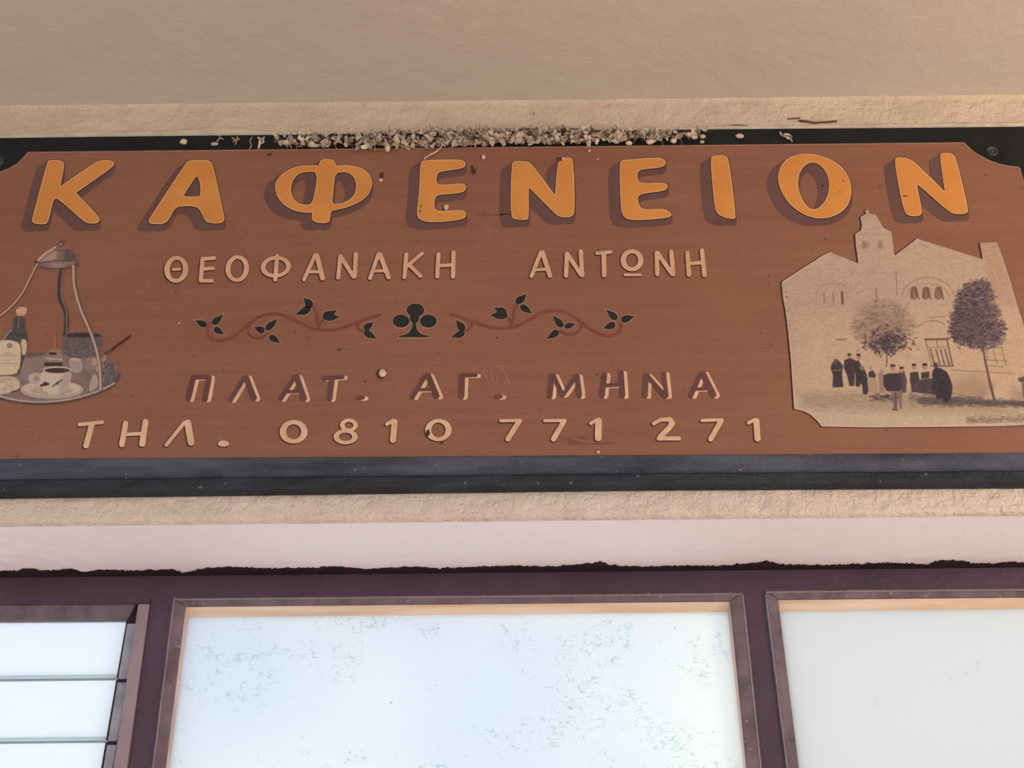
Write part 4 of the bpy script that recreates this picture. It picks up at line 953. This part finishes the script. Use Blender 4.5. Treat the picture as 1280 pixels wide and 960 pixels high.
# ------------------------------------------------------------------ dry plant debris lying on the sign's top edge
def flake_geo(c, L, wd, th, curl, rz, ry, rx, r, nseg=4):
    vs = []; R = Matrix.Rotation(ry, 3, 'Y') @ Matrix.Rotation(rx, 3, 'X') @ Matrix.Rotation(rz, 3, 'Z')
    for k in range(nseg+1):
        t = k/nseg; a = (t-.5)*curl; w_ = wd*(0.35+0.65*math.sin(math.pi*(0.15+0.75*t)))
        x = L*(t-.5); z = L*0.35*(1-math.cos(a)) if curl else 0
        for s_ in (-1, 1):
            for q in (0, 1): vs.append(Vector(c)+R @ Vector((x, s_*w_/2, z+q*th)))
    fs = []
    for k in range(nseg):
        a = 4*k; b = a+4
        fs += [(a, b, b+2, a+2), (a+1, a+3, b+3, b+1), (a, a+1, b+1, b), (a+2, b+2, b+3, a+3)]
    fs += [(0, 2, 3, 1), (4*nseg, 4*nseg+1, 4*nseg+3, 4*nseg+2)]
    return [v_[:] for v_ in vs], fs
def pile(n, mats, seed, size, stalk):
    r = random.Random(seed); V = []; Fc = []
    for _ in range(n):
        while True:
            x = r.uniform(345, 885)
            d = np.interp(x, [345, 380, 430, 480, 520, 640, 720, 760, 800, 860, 885], [.15, .35, .5, .75, 1, 1, .9, .6, .45, .3, .15])
            if r.random() < d: break
        up_ = np.interp(x, [350, 460, 500, 560, 620, 700, 780, 880], [0, 1, 4, 5, 4, 5, 2, 0]); dn = np.interp(x, [350, 500, 620, 700, 760, 880], [12, 18, 13, 14, 11, 9])
        y = TE(x)-up_+(up_+dn)*r.random()**0.9
        Y = r.uniform(-0.042, -0.010) if y < TE(x) else r.uniform(-0.045, -0.029)
        c = P(x, y, Y); s_ = size*r.uniform(.6, 1.5)
        v_, f = flake_geo(c, s_*(2.2 if stalk else 1), s_*(.14 if stalk else .55), .0006 if not stalk else .001, r.uniform(-4.5, 4.5), r.uniform(0, 6.3), r.gauss(0, .45) if stalk else r.gauss(0, .9), r.uniform(0, 6.3), r, 4)
        o_ = len(V); V += v_; Fc += [tuple(o_+q for q in g_) for g_ in f]
    return V, Fc
a = pile(800, None, 1, 0.0138, False); b = pile(560, None, 2, 0.0085, True)
deb = mk('nest_debris', a[0], a[1], m_bit1); tag(deb, 'ragged strip of dry pale flakes and stalks heaped along the top edge of the sign', 'debris', kind='stuff')
# stalks share the same heap: join as second material
me = deb.data; me.materials.append(m_bit2)
bm = bmesh.new(); bm.from_mesh(me); off = Vector(deb.location); base = [bm.verts.new(Vector(p)-off) for p in b[0]]
for f in b[1]:
    q = bm.faces.new([base[i] for i in f]); q.material_index = 1
bm.to_mesh(me); bm.free()
# hanging straws and threads
def thread(name, pts, w_, mat, Y=-0.040):
    vs = []; fs = []; n = 6; Q = smooth_line(pts, 2)
    for k, (x, y) in enumerate(Q):
        c = P(x, y, Y-(0.004*math.sin(k*.7))); a, b_ = Q[max(0, k-1)], Q[min(len(Q)-1, k+1)]
        ta = math.atan2(-(b_[1]-a[1]), b_[0]-a[0]); nx_, nz_ = -math.sin(ta), math.cos(ta); r = w_*(1 if k < len(Q)-2 else .5)
        vs += [(c[0]+nx_*r*math.cos(2*math.pi*j/n), c[1]+r*math.sin(2*math.pi*j/n), c[2]+nz_*r*math.cos(2*math.pi*j/n)) for j in range(n)]
        if k: o_ = (k-1)*n; fs += [(o_+j, o_+n+j, o_+n+(j+1) % n, o_+(j+1) % n) for j in range(n)]
    fs += [tuple(range(n)), tuple(range(len(vs)-1, len(vs)-n-1, -1))]
    return mk(name, vs, fs, mat, None, None, True)
o = thread('dry_straw', [(554, 176), (552, 184), (545, 190), (536, 194), (530, 199)], 0.0016, m_bit1); tag(o, 'x', 'straw')
o['label'] = 'longest pale bent straw, hanging from the debris onto the first large letter E'
for k, L in enumerate([[(370, 172), (371, 190)], [(411, 176), (410, 192)], [(417, 178), (423, 190), (428, 193)], [(481, 170), (481, 190)], [(387, 160), (393, 168), (398, 174)], [(829, 176), (828, 186)], [(850, 172), (853, 180), (850, 187)], [(589, 178), (590, 192)], [(412, 172), (408, 184), (406, 190)]]):
    o = thread('hanging_thread', L, 0.00045, m_bit2 if k == 4 else m_scr)
    where = ['left of the letter Phi', 'above the stem of the letter Phi, left one of a crossing pair', 'above the right half of the letter Phi, crossing and slanting right', 'above the dark mud spot right of Phi', 'tilted, rising to the wall near the left end of the debris', 'above the second letter E, the straight left one of a pair', 'curled, above the second letter E, right one of a pair', 'above the upper right end of the first letter E', 'slanting left above the middle of the letter Phi'][k]
    o['label'] = 'thin dusty thread '+where; o['category'] = 'thread'; o['group'] = 'threads hanging from the debris'
# single loose flakes stuck to the black edge
def chip(px, py, rx, rz, label, seed, extra=(), group=None):
    o = lump('pale_flake', px, py, rx, rz, m_bit1, None, Y=Y_BACK-0.003, ry=0.0035, seed=seed)
    tag(o, label, 'flake', group)
    return o
chip(229.5, 177, 4.8, 3.2, 'pale oval flake on the black edge above the letter A, leftmost of the flakes', 40)
chip(268, 180, 5.0, 1.8, 'small flat pale flake right of the leftmost flake on the black edge', 41)
def squiggle(label, Ls, w_):
    V = []; Fc = []
    for L in Ls:
        o = thread('tmp', L, w_, m_bit1, Y_BACK-0.004); vs = [tuple(Vector(v_.co)+o.location) for v_ in o.data.vertices]; n0 = len(V)
        V += vs; Fc += [tuple(n0+i for i in p.vertices) for p in o.data.polygons]; me = o.data; bpy.data.objects.remove(o); bpy.data.meshes.remove(me)
    return tag(mk('curled_shred', V, Fc, m_bit1, None, None, True), label, 'flake')
squiggle('thin crooked shred just above the small flat flake on the black edge', [[(271, 177), (275, 172), (279, 174)], [(275, 171), (273, 168)]], 0.0012)
squiggle('star shaped white shred on the black edge above the gap right of letter A', [[(290, 172), (296, 176), (300, 173)], [(296, 175), (294, 181)], [(291, 177), (296, 175)], [(297, 171), (295, 177)]], 0.0016)
squiggle('crinkled thin shred on the black edge beside the larger white shred', [[(315, 171), (312, 177), (315, 181), (311, 188)]], 0.0009)
squiggle('larger lumpy white shred on the black edge left of letter Phi', [[(322, 172), (328, 174), (331, 171)], [(325, 175), (324, 182), (323, 186)], [(328, 173), (330, 178), (325, 179)]], 0.0026)
chip(878, 170.5, 4.4, 2.4, 'pale pellet on the black edge just past the right end of the debris', 43)
chip(877.5, 177.5, 3.2, 1.8, 'tiny pale flake low on the black edge below the pale pellet', 44)
chip(924.5, 170, 5.6, 3.0, 'smooth white pellet alone on the black edge above the letters I and O', 45)
squiggle('ragged white shred on the black edge above the large O, rightmost of all', [[(975, 165), (977, 169), (982, 171), (988, 173), (990, 177)], [(979, 168), (986, 168), (990, 172)], [(983, 172), (988, 174)]], 0.0024)
r_ = random.Random(9)
for k, (x, y) in enumerate([(861, 168), (868, 171), (842, 176), (828, 170), (812, 177), (786, 179), (770, 176), (744, 175), (377, 174), (366, 177), (358, 178)]):
    # larger shell-like husks at the thin ends of the heap
    o = lump('dry_husk', x, y, r_.uniform(4, 6.5), r_.uniform(2.2, 3.2), m_bit1, None, Y=-0.036, ry=0.005, seed=60+k)
    where = ['third husk from the right end of the debris', 'rightmost husk at the right end of the debris', 'husk fourth from the right end of the debris', 'husk over the right half of the second letter E', 'low husk over the middle of the second letter E', 'lowest husk over the left edge of the second letter E', 'husk over the gap between the letters N and E', 'husk furthest left among those right of the first N', 'pale husk at the left end of the debris, nearest the letter Phi', 'second husk from the left end of the debris', 'leftmost husk at the left end of the debris'][k]
    tag(o, 'pale rounded dry '+where if where.startswith('husk') else where.replace('husk', 'pale dry husk') if 'pale' not in where else where, 'husk', 'dry husks at the ends of the debris')
# crack and stain above the frame at the right
sc = stroke([(905, 158), (920, 156), (935, 157)], 1.2) | stroke([(1000, 150.5), (1010, 151.5), (1018, 153)], 2.4) | stroke([(1018, 153), (1035, 152), (1046, 151)], 1.5) | stroke([(985, 148), (1000, 147)], .8)
W, fs, _ = march(sc, .5, -0.0035, 0.004); mk('plaster_crack', W, fs, m_bit2, wall)
